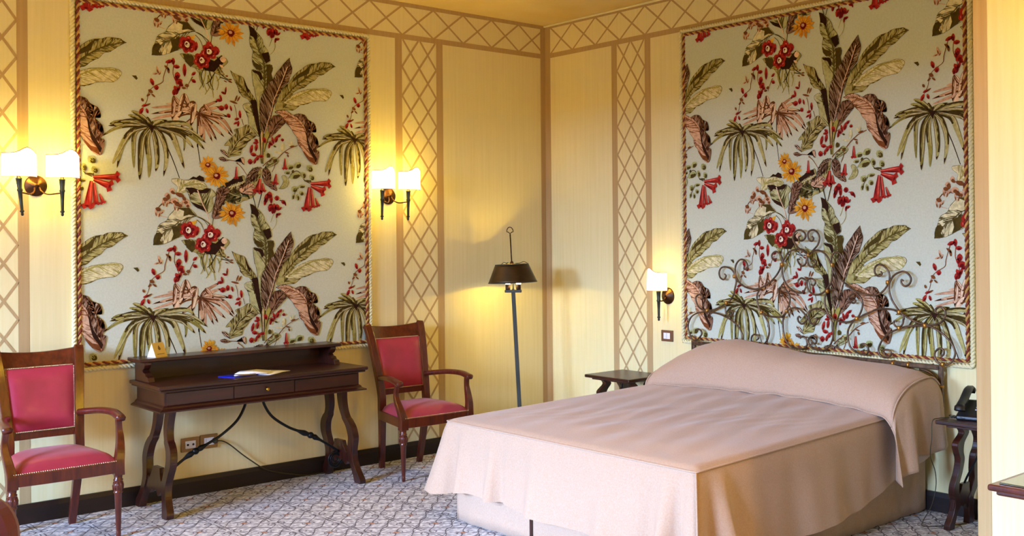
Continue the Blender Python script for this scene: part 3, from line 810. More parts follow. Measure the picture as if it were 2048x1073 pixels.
            for i in range(nst):
                t_ = (i + rng.random()) / nst * Lt; j = max(k for k in range(len(cum)) if cum[k] <= t_ + 1e-9); j = min(j, len(rb) - 2)
                p = lerp(rb[j], rb[j + 1], (t_ - cum[j]) / max(1e-6, cum[j + 1] - cum[j])); d = (rb[j + 1] - rb[j]).normalized()
                for sg in (-1, 1):
                    if rng.random() > .62 + sh * .6: continue
                    an = sg * R(rng.uniform(28, 62)) * (-1 if True else 1)
                    dv = -d if False else d
                    # veins point back towards the tip (first rib point)
                    dv = -d; dr_ = Vector((dv.x * math.cos(an) - dv.y * math.sin(an), dv.x * math.sin(an) + dv.y * math.cos(an)))
                    h = ray_out(p, dr_, O)
                    if not h or h > .16: continue
                    wv = rng.uniform(.0014, .0036) * (1 + 1.9 * sh)
                    nrm = Vector((-dr_.y, dr_.x)); bend = dv * h * .12
                    cc = mixc(D_, F_, rng.uniform(0, .30)) if rng.random() < .86 else mixc(F_, INK['wh'], .35)
                    if rng.random() < .55:
                        a0, a1 = 0, rng.uniform(.35, .95); q0 = p; q1 = p + dr_ * h * a1 + bend * a1
                        pol(ly + .15 + rng.random() * .1, cc, [q0 + d * wv, lerp(q0, q1, .5) + d * wv * .8, q1, lerp(q0, q1, .5) - d * wv * .6, q0 - d * wv])
                    else:
                        q1 = p + dr_ * h * .985; q0 = p + dr_ * h * rng.uniform(.2, .7)
                        pol(ly + .15 + rng.random() * .1, cc, [q0, lerp(q0, q1, .6) + d * wv * .7, q1 + d * wv * 1.1, q1 - d * wv * 1.1, lerp(q0, q1, .6) - d * wv * .7])
            # dark belly along the rib and outline stroke in stretches
            if sh > .3:
                sg = 1 if rng.random() < .5 else -1; L2 = []
                for j in range(0, len(rb) - 1):
                    d = (rb[j + 1] - rb[j]).normalized(); nn = Vector((-d.y, d.x)) * sg; h = ray_out(rb[j], nn, O) or .01; L2.append(rb[j] + nn * min(h * .5, .03) * sh * rng.uniform(.4, 1))
                pol(ly + .27, mixc(D_, F_, .15), rb[:-1] + L2[::-1])
            n = len(O); i = 0
            while i < n:
                k = rng.randint(3, 9); seg = [O[(i + j) % n] for j in range(k + 1)]; taper(ly + .33, mixc(D_, INK['db'], .5), seg, rng.uniform(.0012, .0034), .0008); i += k
            taper(ly + .36, mixc(F_, INK['wh'], .2) if sh > .5 else D_, rb, .0022, .0044)
        elif kd == 'R':
            x, y, r_ = [q / 1000 for q in e_[2:5]]; r_ *= 1.12
            for i in range(6):
                a_ = 2 * math.pi * i / 6 + .3; cx, cy = x + math.cos(a_) * r_ * .58, y + math.sin(a_) * r_ * .58
                blob(ly + i * .02, 'rd', cx, cy, r_ * .50, r_ * .42, a_); blob(ly + .12 + i * .01, 'dr', cx - math.cos(a_) * r_ * .18, cy - math.sin(a_) * r_ * .18 - r_ * .05, r_ * .33, r_ * .24, a_)
                if i % 2: blob(ly + .2, 'pr', cx + math.cos(a_) * r_ * .18, cy + math.sin(a_) * r_ * .2 + r_ * .06, r_ * .14, r_ * .07, a_ + 1.4)
            blob(ly + .3, 'wh', x, y, r_ * .33, r_ * .38); blob(ly + .32, 'dr', x - r_ * .06, y + r_ * .03, r_ * .15, r_ * .2); blob(ly + .34, 'cr', x + r_ * .02, y - r_ * .06, r_ * .11, r_ * .12)
        elif kd == 'D':
            x, y, r_ = [q / 1000 for q in e_[2:5]]
            for i in range(15):
                a_ = 2 * math.pi * i / 15 + rng.uniform(-.12, .12); rr = r_ * rng.uniform(.8, 1.1); d = Vector((math.cos(a_), math.sin(a_))); nn = Vector((-d.y, d.x)) * r_ * .14; c = Vector((x, y))
                base = mixc(INK['yl'], INK['or'], rng.uniform(0, .6))
                pol(ly + .01 * i, base, [c + d * r_ * .2 + nn * .5, c + d * rr * .7 + nn, c + d * rr, c + d * rr * .7 - nn, c + d * r_ * .2 - nn * .5])
                pol(ly + .2, mixc(INK['or'], INK['dr'], .45), [c + d * r_ * .22 + nn * .2, c + d * rr * .8 + nn * .15, c + d * r_ * .22 - nn * .2])
            blob(ly + .3, 'dr', x, y, r_ * .3, r_ * .27); blob(ly + .32, 'pk', x - r_ * .03, y + r_ * .06, r_ * .15, r_ * .12)
        elif kd == 'T':
            p, q = pairs(e_[2]); w_ = e_[3] / 1000 * 1.6; q = p + (q - p) * .97; d = (q - p).normalized(); nn = Vector((-d.y, d.x))
            pol(ly, 'rd', [p + nn * w_ * .22, lerp(p, q, .6) + nn * w_ * .45, q - d * w_ * .3 + nn * w_ * .55, q + nn * w_ * 1.05, q + d * w_ * .5 + nn * w_ * .5, q + d * w_ * .2, q + d * w_ * .6 - nn * w_ * .5, q - nn * w_ * 1.05, q - d * w_ * .3 - nn * w_ * .55, lerp(p, q, .6) - nn * w_ * .45, p - nn * w_ * .22])
            pol(ly + .1, 'pr', [p + nn * w_ * .1, lerp(p, q, .6) + nn * w_ * .28, q - d * w_ * .2 + nn * w_ * .3, lerp(p, q, .6) + nn * w_ * .05, p - nn * w_ * .05])
            pol(ly + .12, 'dr', [p - nn * w_ * .1, lerp(p, q, .6) - nn * w_ * .2, q - nn * w_ * .3, lerp(p, q, .6) - nn * w_ * .4, p - nn * w_ * .2])
            pol(ly + .14, 'dr', [q + nn * w_ * .35, q + d * w_ * .2, q - nn * w_ * .45, q - d * w_ * .15])
    return out
POLYS = motif_polys()
levels = sorted(set(round(p[0], 2) for p in POLYS)); LV = {l: i for i, l in enumerate(levels)}
def clip_rect(pts, u0, u1, v0, v1):
    for ax, lim, sg in ((0, u0, 1), (0, u1, -1), (1, v0, 1), (1, v1, -1)):
        if not pts: return pts
        out = []; n = len(pts)
        for i in range(n):
            a_, c = pts[i], pts[(i + 1) % n]; fa, fc = (a_[ax] - lim) * sg, (c[ax] - lim) * sg
            if fa >= 0: out.append(a_)
            if (fa >= 0) != (fc >= 0):
                t_ = fa / (fa - fc); out.append((lerp(a_[0], c[0], t_), lerp(a_[1], c[1], t_)))
        pts = out
    return pts
def fabric_panel(name, u0, u1, z0, z1, uo, axis, label):
    """uo: where the repeat's origin falls on this wall; axis 'y' lies on y=0 (u=x), 'x' on x=0 (u=-y)"""
    root = empty(name, ((u0 + u1) / 2, 0, z0) if axis == 'y' else (0, -(u0 + u1) / 2, z0)); tag(root, label, 'wall panel')
    ctr = Vector(root.location)
    W3 = (lambda u, z, d: Vector((u, -d, z)) - ctr) if axis == 'y' else (lambda u, z, d: Vector((-d, -u, z)) - ctr)
    b = MB(); cs = [(u0, z0), (u1, z0), (u1, z1), (u0, z1)]
    vs = [W3(u, z, .0015) for u, z in cs] + [W3(u, z, .012) for u, z in cs]
    b.add(vs, [(4, 5, 6, 7), (0, 1, 5, 4), (1, 2, 6, 5), (2, 3, 7, 6), (3, 0, 4, 7)], 0)
    tu, tv = 1.390, 1.157
    for ly, c, pts in POLYS:
        d = .0123 + LV[round(ly, 2)] * .000022
        us = [p[0] for p in pts]; vv = [p[1] for p in pts]
        for i in range(-3, 4):
            for j in range(-2, 3):
                ou, ov = uo + i * tu, 2.2 + j * tv
                if max(us) + ou < u0 or min(us) + ou > u1 or max(vv) + ov < z0 or min(vv) + ov > z1: continue
                q = clip_rect([(p[0] + ou, p[1] + ov) for p in pts], u0 + .004, u1 - .004, z0 + .004, z1 - .004)
                if len(q) >= 3: b.add([W3(u, z, d) for u, z in q], [tuple(range(len(q)))], 1, False, c)
    b.build('fabric', ['fabric', 'ink_print'], root)
    # twisted two colour cord, and a cream rope outside it
    def rope(nm, mats, off, r, pitch, strands, dd, step=9):
        a0, a1, c0, c1 = u0 - off, u1 + off, z0 - off, z1 + off
        runs = [((a0, c0), (a1, c0)), ((a1, c0), (a1, c1)), ((a1, c1), (a0, c1)), ((a0, c1), (a0, c0))]
        b = MB()
        for s_ in range(strands):
            path = []; acc = 0
            for p, q in runs:
                ln_ = math.hypot(q[0] - p[0], q[1] - p[1]); du, dz = (q[0] - p[0]) / ln_, (q[1] - p[1]) / ln_; n = int(ln_ / pitch * step)
                for i in range(n):
                    t_ = ln_ * i / n; ph = (acc + t_) / pitch * 2 * math.pi + 2 * math.pi * s_ / strands; rr = r * .5
                    o1, o2 = rr * math.cos(ph), rr * math.sin(ph)
                    path.append(W3(p[0] + du * t_ - dz * o1, p[1] + dz * t_ + du * o1, dd + o2))
                acc += ln_
            b.tube(path, r * .62, 5, s_ % len(mats), True)
        b.build(nm, mats, root)
    rope('twisted_cord', ['gold_cord', 'red_cord'], .004, .011, .052, 2, .014)
    rope('cream_rope', ['cream_cord'], .033, .014, .045, 2, .012, 8)
fabric_panel('fabric_wall_panel', -3.555, -1.668, .872, 2.985, 2.6 - 3.292 - 0.0 - 1.903, 'y', 'large botanical print panel with rope border above the writing desk')
fabric_panel('fabric_wall_panel', 1.537, 3.642, .878, 3.000, 2.6, 'x', 'large botanical print panel with rope border behind the bed headboard')

# ================================================================== sconces
def ogee(t_):  # height of the shade's top edge across its width
    return .128 + .032 * math.exp(-((t_ - .66) / .24) ** 2) - .012 * max(0, (t_ - .88) / .12)
def shade_part(parent, cx, cy, cz, flip, w=.178):
    b = MB(); rim = MB(); n = 24; rows = []; top = []; bot = []
    for i in range(n + 1):
        t_ = i / n; a_ = math.pi * t_; rx = w / 2 * 1.0; x = -rx * math.cos(a_); y = -.068 * math.sin(a_)
        tt = 1 - t_ if flip else t_; h = ogee((1 - math.cos(math.pi * tt)) / 2)
        rows.append([(cx + x * lerp(1.0, .98, k / 6), cy + y * lerp(1, .96, k / 6), cz + h * k / 6) for k in range(7)]); top.append(rows[-1][-1]); bot.append(rows[-1][0])
    b.grid(rows); b.build('lamp_shade', 'parchment', parent, solid=.0012)
    rim.tube(top, .0022, 6); rim.tube(bot, .0016, 6); rim.tube([top[0], bot[0]], .0016, 6); rim.tube([top[-1], bot[-1]], .0016, 6); rim.build('shade_edging', 'rim', parent)
def torch_part(parent, x, y, z, lean=0):
    p = [(.0, -.2105), (.006, -.208), (.008, -.200), (.006, -.192), (.011, -.188), (.012, -.182), (.008, -.178), (.0095, -.12), (.012, -.075), (.015, -.070), (.015, -.062), (.012, -.058), (.014, -.03), (.016, -.006), (.018, -.003), (.016, 0), (.011, .003), (.009, .014), (.0, .016)]
    b = MB(); b.lathe(p, (0, 0, 0), 16); o = b.build('torch_stem', 'verdigris', parent, loc=(x, y, z), rot=(0, lean, 0))
    g = MB(); g.lathe([(0, .012), (.010, .014), (.010, .045), (.007, .046), (.007, .05), (.012, .058), (.016, .075), (.013, .095), (.004, .108), (0, .109)], (0, 0, 0), 14); g.build('bulb', 'bulb', parent, loc=(x, y, z))
def sconce(name, loc, rz, torches, label, power, flip=False):
    root = empty(name, loc, rz); tag(root, label, 'wall lamp')
    b = MB(); b.lathe([(0, -.034), (.012, -.032), (.016, -.026), (.024, -.024), (.028, -.020), (.040, -.018), (.044, -.013), (.056, -.011), (.060, -.006), (.060, 0)], (0, 0, 0), 28, axis='y'); b.build('wall_plate', 'bronze', root)
    for (x, lean) in torches:
        s_ = 1 if x > 0 else -1
        if abs(x) > .02: path = [(s_ * .012, -.028, -.01), (s_ * .02, -.045, -.034), (s_ * .045, -.07, -.050), (x * .75, -.095, -.046), (x, -.10, -.040)]
        else: path = [(0, -.028, -.01), (0, -.045, -.028), (0, -.07, -.034), (x, -.10, -.030)]
        a_ = MB(); a_.tube(catmull(path, 5), .0045, 8); a_.build('arm', 'bronze', root)
        torch_part(root, x, -.10, .036, lean)
        shade_part(root, x, -.105, .043, flip)
        point('bulb_light', (x, -.10, .112), power, parent=root)
    return root
sconce('wall_sconce', (-1.478, 0, 1.893), 0, [(-.107, R(1)), (.107, R(1))], 'bronze two-light wall sconce with cream shades, between the left panel and the floor lamp', 25)
sconce('wall_sconce', (-3.785, 0, 1.904), 0, [(-.112, R(-5)), (.112, 0)], 'bronze two-light wall sconce at the left edge, above the left armchair', 25)
sconce('wall_sconce', (0, -1.349, 1.160), R(-90), [(0.0, 0)], 'bronze single-light wall sconce above the light switch, left of the bed', 12, True)

# ================================================================== floor lamp
lamp = empty('floor_lamp', (-.592, -.40, 0)); tag(lamp, 'tall floor lamp with wide dark metal shade standing in the room corner', 'floor lamp')
MB().lathe([(0, 0), (.135, 0), (.14, .006), (.135, .014), (.10, .022), (.045, .03), (.024, .045), (.02, .07), (0, .07)], n=36).build('base', 'greyiron', lamp)
tilt = empty('lamp_column', (0, 0, 0)); bpy.data.objects.remove(tilt)
tx = Vector((-.0365, .0345, 0)) * .92     # lean per metre, towards the left of the room
def LP(x, z): # a point of the leaning column; x across (room-right)
    return Vector((.68 * x, -.73 * x, z)) + tx * z * 1.0
b = MB(); b.sweep([LP(0, .03), LP(0, .6), LP(0, 1.185)], [(-.014, -.014), (.014, -.014), (.014, .014), (-.014, .014)], 0, False); b.build('pole', 'greyiron', lamp, bevel=.002)
b = MB(); b.sweep([LP(-.062, 1.188), LP(.062, 1.188)], [(-.016, -.009), (.016, -.009), (.016, .011), (-.016, .011)], 0, False)
b.lathe([(0, 0), (.014, 0), (.006, .02), (.0045, .06), (.0045, .10), (0, .10)], LP(0, 1.19), 12); b.build('socket_bar', 'greyiron', lamp, bevel=.002)
for s_ in (-1, 1):
    c = LP(s_ * .040, 1.195)
    MB().lathe([(0, 0), (.014, 0), (.018, .008), (.018, .045), (0, .045)], c, 16).build('candle_sleeve', 'candle', lamp)
    MB().lathe([(0, .045), (.016, .045), (.019, .056), (.019, .066), (.014, .08), (.012, .10), (.004, .12), (0, .121)], c, 16).build('bulb', 'bulbhot', lamp)
    point('bulb_light', c + Vector((0, 0, .085)), 55, rad=.016, parent=lamp)
shc = LP(0, 1.255); ax = LP(0, 1.388) - shc
b = MB(); rows = []
xd = Vector((.68, -.73, 0)) + Vector((0, 0, .035)); yd = Vector((.73, .68, 0))
for k in range(9):
    t_ = k / 8; rx, ry = lerp(.181, .124, t_), lerp(.165, .112, t_)
    rows.append([shc + ax * t_ + xd * rx * math.cos(2 * math.pi * i / 48) + yd * ry * math.sin(2 * math.pi * i / 48) for i in range(49)])
b.grid(rows); o = b.build('lamp_shade', 'lampshade', lamp, solid=.002)
b = MB(); b.tube([p for p in rows[0][:-1]], .0035, 6, closed=True); b.tube(rows[-1][:-1], .003, 6, closed=True)
for q in range(3):
    a_ = 2 * math.pi * q / 3 + .3; e1 = shc + ax + xd * .124 * math.cos(a_) + yd * .112 * math.sin(a_); c0 = shc + ax
    b.tube(catmull([e1, lerp(e1, c0, .25) + Vector((0, 0, .016)), lerp(e1, c0, .55) + Vector((0, 0, .008)), c0 + Vector((0, 0, .006))], 5), .003, 6)
b.build('shade_spider', 'greyiron', lamp)
b = MB(); b.tube([LP(0, 1.28), LP(0, 1.45), LP(0, 1.615)], .005, 8); b.lathe([(0, 0), (.012, 0), (.014, .012), (.008, .022), (0, .022)], LP(0, 1.39), 12)
lp = [LP(.024 * math.cos(a_) , 1.632 + .034 * math.sin(a_)) for a_ in [math.pi * i / 12 for i in range(13)]]
b.tube(lp + [LP(-.012, 1.628), LP(0, 1.618), LP(.012, 1.628)], .0035, 6, closed=True); b.build('centre_rod', 'bronze', lamp)

# ================================================================== armchairs
def superellipse_cushion(b, rows): b.grid(rows)
def armchair(name, loc, rz, label):
    root = empty(name, loc, rz); tag(root, label, 'armchair', 'red upholstered armchairs')
    sec = lambda a_, c: [(-a_, -c), (a_, -c), (a_, c), (-a_, c)]
    # rear posts with the rear legs (front of the chair is -y)
    for s_ in (-1, 1):
        b = MB(); pts = [(.15, .235, 0), (.158, .215, .12), (.17, .19, .30), (.176, .18, .42), (.176, .185, .52), (.185, .215, .66), (.197, .255, .82), (.208, .30, .95), (.212, .325, .985)]
        path = catmull([(s_ * x, y, z) for x, y, z in pts], 5); n = len(path)
        sca = [(lerp(.75, 1, min(1, i / (n * .35))), lerp(.75, 1, min(1, i / (n * .35)))) for i in range(n)]
        b.sweep(path, sec(.019, .024), 0, False, up=(1, 0, 0), scale=sca); b.build('rear_leg_post', 'chairwood', root, bevel=.004)
    # top rail, curved in plan and with a dished upper edge
    b = MB(); rows = []
    for i in range(17):
        t_ = i / 16; x = lerp(-.20, .20, t_); yb = .035 * (1 - (2 * t_ - 1) ** 2); dip = .018 * (1 - (2 * t_ - 1) ** 2)
        zt, zb = .985 - dip, .893 - .010 * (1 - (2 * t_ - 1) ** 2) * 0
        y1 = .318 + yb; y0 = .275 + yb
        rows.append([(x, y0 - .014, zb), (x, y1 - .016, zt - .012), (x, y1 - .010, zt), (x, y1 + .012, zt), (x, y0 + .016, zb), (x, y0 - .014, zb)])
    b.grid(rows, smooth=False); k = 5
    b.add(rows[0][:5], [(0, 1, 2, 3, 4)]); b.add(rows[-1][:5], [(4, 3, 2, 1, 0)]); b.build('top_rail', 'chairwood', root)
    b = MB(); b.sweep([(-.18, .203, .528), (0, .215, .528), (.18, .203, .528)], sec(.013, .021), 0, False); b.build('lower_back_rail', 'chairwood', root, bevel=.003)
    # inner frame around the panel + upholstered panel
    def bx(z): return interp([(.528, .160), (.66, .168), (.82, .178), (.95, .188)], z)
    def by(z): return interp([(.5, .187), (.66, .217), (.82, .257), (.95, .300)], z)
    b = MB(); rows = []
    for i in range(13):
        z = lerp(.552, .892, i / 12); row = []
        for j in range(17):
            t_ = j / 16 * 2 - 1; edge = (1 - abs(t_) ** 6) * (1 - abs(i / 12 * 2 - 1) ** 6)
            x = bx(z) * t_ * .95; yb = .012 * (1 - t_ * t_); row.append((x, by(z) + yb - .010 - .022 * edge, z))
        rows.append(row)
    b.grid(rows); b.grid([[(x, by(z) + .022, z) for (x, y, z) in r] for r in rows][::-1]); b.build('back_cushion', 'leather', root)
    for s_ in (-1, 1):
        b = MB(); b.sweep([(s_ * bx(z) * .985, by(z) + .002, z) for z in [.53 + .04 * i for i in range(10)]], sec(.010, .014), 0, False, up=(1, 0, 0)); b.build('back_stile', 'chairwood', root)
    # nailheads
    b = MB(); sp = []
    def nails(p, q, n_):
        for i in range(n_):
            c = Vector(p).lerp(Vector(q), i / n_); r_ = .0042
            b.lathe([(r_, 0), (r_ * .7, -r_ * .6), (0, -r_ * .9)], c, 6, axis='y')
    for s_ in (-1, 1): nails((s_ * bx(.552) * .95, by(.552) - .014, .552), (s_ * bx(.892) * .95, by(.892) - .014, .892), 40)
    nails((-bx(.552) * .95, by(.552) - .014, .552), (bx(.552) * .95, by(.552) - .014, .552), 36); nails((-bx(.892) * .95, by(.892) - .012, .892), (bx(.892) * .95, by(.892) - .012, .892), 42)
    b.build('nailhead_trim', 'nail', root); b = MB()
    # seat
    HW = lambda y: lerp(.262, .188, (y + .245) / .43)
    y0, y1 = -.245, .185
    b2 = MB(); rows = []
    for i in range(15):
        t_ = i / 14; y = lerp(y0 - .004, y1, t_); row = []
        for j in range(19):
            s_ = j / 18 * 2 - 1; e2 = max(0, 1 - abs(s_) ** 4) ** .6 * max(0, 1 - abs(2 * t_ - 1) ** 5) ** .6
            row.append((HW(y) * s_ * 1.0, y - .012 * (1 - s_ * s_) * (1 - t_), .408 + .070 * e2))
        rows.append(row)
    b2.grid(rows); b2.build('seat_cushion', 'leather', root)
    nails((-.25, y0 - .012, .412), (.25, y0 - .012, .412), 48); b.build('nailhead_trim', 'nail', root)
    b = MB()
    fr = [(-.262, y0, .378), (-.13, y0 - .010, .378), (0, y0 - .013, .378), (.13, y0 - .010, .378), (.262, y0, .378)]
    b.sweep(catmull(fr, 4), sec(.012, .031), 0, False)
    for s_ in (-1, 1): b.sweep([(s_ * .262, y0, .378), (s_ * .188, y1, .378)], sec(.012, .031), 0, False)
    b.sweep([(-.188, y1, .378), (.188, y1, .378)], sec(.012, .031), 0, False); b.build('seat_frame', 'chairwood', root, bevel=.003)
    # turned front legs
    for s_ in (-1, 1):
        b = MB(); c = (s_ * .255, -.235, 0)
        b.lathe([(.010, 0), (.012, .004), (.0125, .03), (.011, .034), (.0125, .04), (.019, .235), (.023, .238), (.024, .244), (.020, .248), (.022, .254), (.027, .272), (.027, .286), (.021, .300), (.024, .304), (.025, .310), (.020, .314), (.022, .33), (.022, .35)], c, 18)
        for q in range(10):
            a_ = 2 * math.pi * q / 10; b.tube([(c[0] + .026 * math.cos(a_), c[1] + .026 * math.sin(a_), .258), (c[0] + .0275 * math.cos(a_), c[1] + .0275 * math.sin(a_), .28), (c[0] + .022 * math.cos(a_), c[1] + .022 * math.sin(a_), .298)], .0028, 5)
        b.build('front_leg', 'chairwood', root)
        # arm support growing out of the leg head
        b = MB(); pts = [(.256, -.237, .335), (.258, -.238, .40), (.268, -.225, .46), (.277, -.198, .52), (.277, -.185, .565), (.273, -.19, .61), (.270, -.200, .638)]
        path = catmull([(s_ * x, y, z) for x, y, z in pts], 4); n = len(path); sca = [(lerp(1.45, .72, min(1, i / n * 1.5)), lerp(1.35, .75, min(1, i / n * 1.5))) for i in range(n)]
        b.sweep(path, sec(.018, .020), 0, False, up=(1, 0, 0), scale=sca); b.build('arm_support', 'chairwood', root, bevel=.004)
        b = MB(); pts = [(.178, .205, .628), (.205, .12, .640), (.245, .0, .654), (.268, -.12, .655), (.273, -.20, .642), (.273, -.232, .634)]
        path = catmull([(s_ * x, y, z) for x, y, z in pts], 5); n = len(path)
        b.sweep(path, [(-.020, -.014), (-.012, -.017), (.012, -.017), (.020, -.014), (.023, .004), (.016, .014), (0, .017), (-.016, .014), (-.023, .004)], 0, True, scale=[(lerp(.8, 1.1, i / n), lerp(1.0, 1.05, i / n)) for i in range(n)]); b.build('armrest', 'chairwood', root, bevel=0)
    return root
armchair('armchair', (-1.505, -.405, 0), R(-2), 'red leather armchair with wooden arms standing between the desk and the bed')
armchair('armchair', (-3.815, -.415, 0), R(-1.5), 'red leather armchair with wooden arms left of the desk, at the left edge')

# dark red upholstered tub chair, only its back corner shows
root = empty('upholstered_chair', (-5.09, -2.72, -.0), R(-50)); tag(root, 'dark red velvet chair cut off by the lower left corner of the photo', 'armchair')
b = MB(); prof = []
W_, H_ = .36, .772
out = [(-W_, .30), (-W_, H_ - .14)] + [(-W_ + .12 * (1 - math.cos(a_)), H_ - .14 + .13 * math.sin(a_)) for a_ in [math.pi / 2 * i / 8 for i in range(1, 9)]]
out = out + [(-x, z) for x, z in out[::-1]]
b.prism([(x, .27, z) for x, z in out], (0, .12, 0)); b.build('backrest', 'velvet', root, bevel=.035)
MB().box((-.34, -.30, .26), (.34, .28, .44)).build('seat_cushion', 'velvet', root, bevel=.04)
MB().box((-.35, -.30, .13), (.35, .36, .262)).build('seat_base', 'velvet', root, bevel=.02)
for s_ in (-1, 1):
    MB().box((s_ * .35 - .06, -.32, .14), (s_ * .35 + .06, .30, .60)).build('arm', 'velvet', root, bevel=.04)
    for y in (-.26, .30): MB().lathe([(.016, 0), (.028, .14), (0, .14)], (s_ * .30, y, 0), 12).build('leg', 'chairwood', root)

# ================================================================== lyre trestle used by desk and bedside tables
def leg_outline(tab):
    """tab: (y_centre, z, half width) from top to bottom -> closed outline"""
    P_ = catmull([Vector((y, z, h)) for y, z, h in tab], 4); L_ = [(p.x - p.z, p.y) for p in P_]; R_ = [(p.x + p.z, p.y) for p in P_]
    return L_ + R_[::-1]
# ---- desk
desk = empty('writing_desk', (-2.62, -.27, 0)); tag(desk, 'dark walnut writing desk with raised back shelf and curved iron stretchers', 'desk')
DO = Vector((-2.62, -.27, 0))
def dl(x, y, z): return (x - DO.x, y - DO.y, z)
XL, XR, YF, YB = -3.288, -1.945, -.50, -.025
b = MB(); b.box(dl(XL, YF, .735), dl(XR, YB, .757)); b.box(dl(XL + .012, YF + .012, .722), dl(XR - .012, YB, .735)); b.build('desk_top', 'wood', desk, bevel=.006)
b = MB(); b.box(dl(XL + .045, YF + .045, .628), dl(XR - .045, YB, .722)); b.build('apron', 'wood', desk, bevel=.002)
b = MB()
rings = [[dl(XL + o_x, YF + o_x, z), dl(XR - o_x, YF + o_x, z), dl(XR - o_x, YB - .001, z), dl(XL + o_x, YB - .001, z)] for o_x, z in ((.043, .640), (.034, .632), (.030, .624), (.016, .617), (.008, .613), (.008, .605))]
vs = [p for r_ in rings for p in r_]; fs = [(4 * k + i, 4 * k + (i + 1) % 4, 4 * k + 4 + (i + 1) % 4, 4 * k + 4 + i) for k in range(5) for i in range(4)] + [(0, 3, 2, 1), (20, 21, 22, 23)]
b.add(vs, fs); b.build('base_moulding', 'woodplain', desk)
dx = [XL + .052, -2.835, -2.443, XR - .052]
for i, (a_, c) in enumerate(zip(dx, dx[1:])):
    b = MB(); b.box(dl(a_ + .003, YF + .037, .640), dl(c - .003, YF + .047, .714)); d = b.build('drawer', 'wood', desk, bevel=.003)
    if i == 1: MB().lathe([(.004, 0), (.005, -.008), (.011, -.012), (.013, -.018), (.010, -.024), (0, -.026)], dl((a_ + c) / 2 + .012, YF + .037, .678), 16, axis='y').build('knob', 'brass', d)
HXL, HXR = -3.298, -1.982
b = MB(); b.box(dl(HXL, -.225, .872), dl(HXR, YB, .893)); b.build('shelf', 'wood', desk, bevel=.005)
b = MB(); b.box(dl(HXL + .06, -.05, .757), dl(HXR - .06, YB, .872)); b.build('shelf_back', 'wood', desk)
for x in (HXL + .035, HXR - .075):
    b = MB(); o = [(-.03, .872), (-.19, .872), (-.19, .855), (-.175, .835), (-.15, .822), (-.165, .812), (-.19, .808), (-.205, .792), (-.235, .785), (-.245, .757), (-.03, .757)]
    b.prism([dl(x, y - .02, z) for y, z in o], (.04, 0, 0)); b.build('shelf_bracket', 'wood', desk, bevel=.003)
FRONT = [(-.350, .600, .034), (-.345, .53, .030), (-.352, .475, .027), (-.372, .43, .026), (-.388, .41, .036), (-.425, .365, .037), (-.440, .30, .036), (-.420, .235, .034), (-.408, .18, .031), (-.422, .12, .028), (-.448, .07, .032), (-.466, .035, .040), (-.470, .01, .038), (-.470, 0, .030)]
BACK = [(-.52 - y, z, h) for y, z, h in FRONT]
def trestle(parent, xt, xf, zt, O, FR, BK, th, cy, board=True, mats='woodv', bw=(.09, .27), kscale=1, swap=False):
    def mp(y, z, dx_=0):
        x = lerp(xf, xt, z / zt) + dx_
        p = (x, y) if not swap else (y, x)
        return (p[0] - O.x, p[1] - O.y, z)
    for nm, T_ in (('leg', FR), ('leg', BK)):
        o = leg_outline(T_); off = (th, 0, 0) if not swap else (0, th, 0)
        b = MB(); b.prism([mp(y, z, -th / 2) for y, z in o], off); b.build(nm, mats, parent, bevel=.006)
        b = MB(); y0, z0, h0 = T_[0]; q = mp(y0, zt, -th / 2 - .008)
        b.cbox(mp(y0, zt + .003), ((th + .02) if not swap else .085 * kscale, .085 * kscale if not swap else th + .02, .018)); b.build('leg_block', mats, parent, bevel=.004)
    if board:
        z0, z1 = bw; h = .145 * kscale
        o = [(-h, z0), (-h * .7, z0 + .015), (-h * .45, z0 - .012), (-h * .2, z0 + .02), (0, z0 + .008), (h * .2, z0 + .02), (h * .45, z0 - .012), (h * .7, z0 + .015), (h, z0), (h * .95, z1 - .055), (h * .6, z1 - .07), (h * .42, z1 - .03), (h * .36, z1), (-h * .36, z1), (-h * .42, z1 - .03), (-h * .6, z1 - .07), (-h * .95, z1 - .055)]
        b = MB(); b.prism([mp(cy + y, z, -th * .35) for y, z in o], (th * .7, 0, 0) if not swap else (0, th * .7, 0)); b.build('crossboard', mats, parent, bevel=.003)
trestle(desk, -2.055, -1.995, .604, DO, FRONT, BACK, .042, -.26, bw=(.115, .262))
trestle(desk, -3.165, -3.235, .604, DO, FRONT, BACK, .042, -.26, bw=(.115, .262))
for pts in ([(-2.672, .605), (-2.684, .55), (-2.735, .47), (-2.835, .396), (-2.93, .35), (-2.99, .323), (-3.053, .29), (-3.13, .235), (-3.185, .185)], [(-2.565, .605), (-2.552, .55), (-2.50, .47), (-2.40, .395), (-2.32, .355), (-2.238, .318), (-2.18, .285), (-2.09, .225), (-2.045, .19)]):
    path = catmull([dl(x, -.27, z) for x, z in pts], 8); n = len(path)
    sca = []
    for i in range(n):
        t_ = i / n * (len(pts)); c = abs(i / (n - 1) * 8 - 5); sca.append(1 + 1.25 * max(0, 1 - abs(c - .55) / .55) + 0 * t_ if c > .3 else 1.6)
    b = MB(); b.tube(path, .0085, 10, scale=sca, up=(0, 1, 0)); bc = path[5 * 8]
    b.lathe([(0, -.021), (.012, -.018), (.020, -.008), (.022, 0), (.020, .008), (.012, .018), (0, .021)], bc, 16); b.build('iron_stretcher', 'iron', desk)
b = MB()   # small iron wheel under the right trestle
for r_ in (.052, .038): b.tube([dl(-2.05 + r_ * math.cos(2 * math.pi * i / 28), -.255, .135 + r_ * math.sin(2 * math.pi * i / 28)) for i in range(28)], .006, 6, closed=True, up=(0, 1, 0))
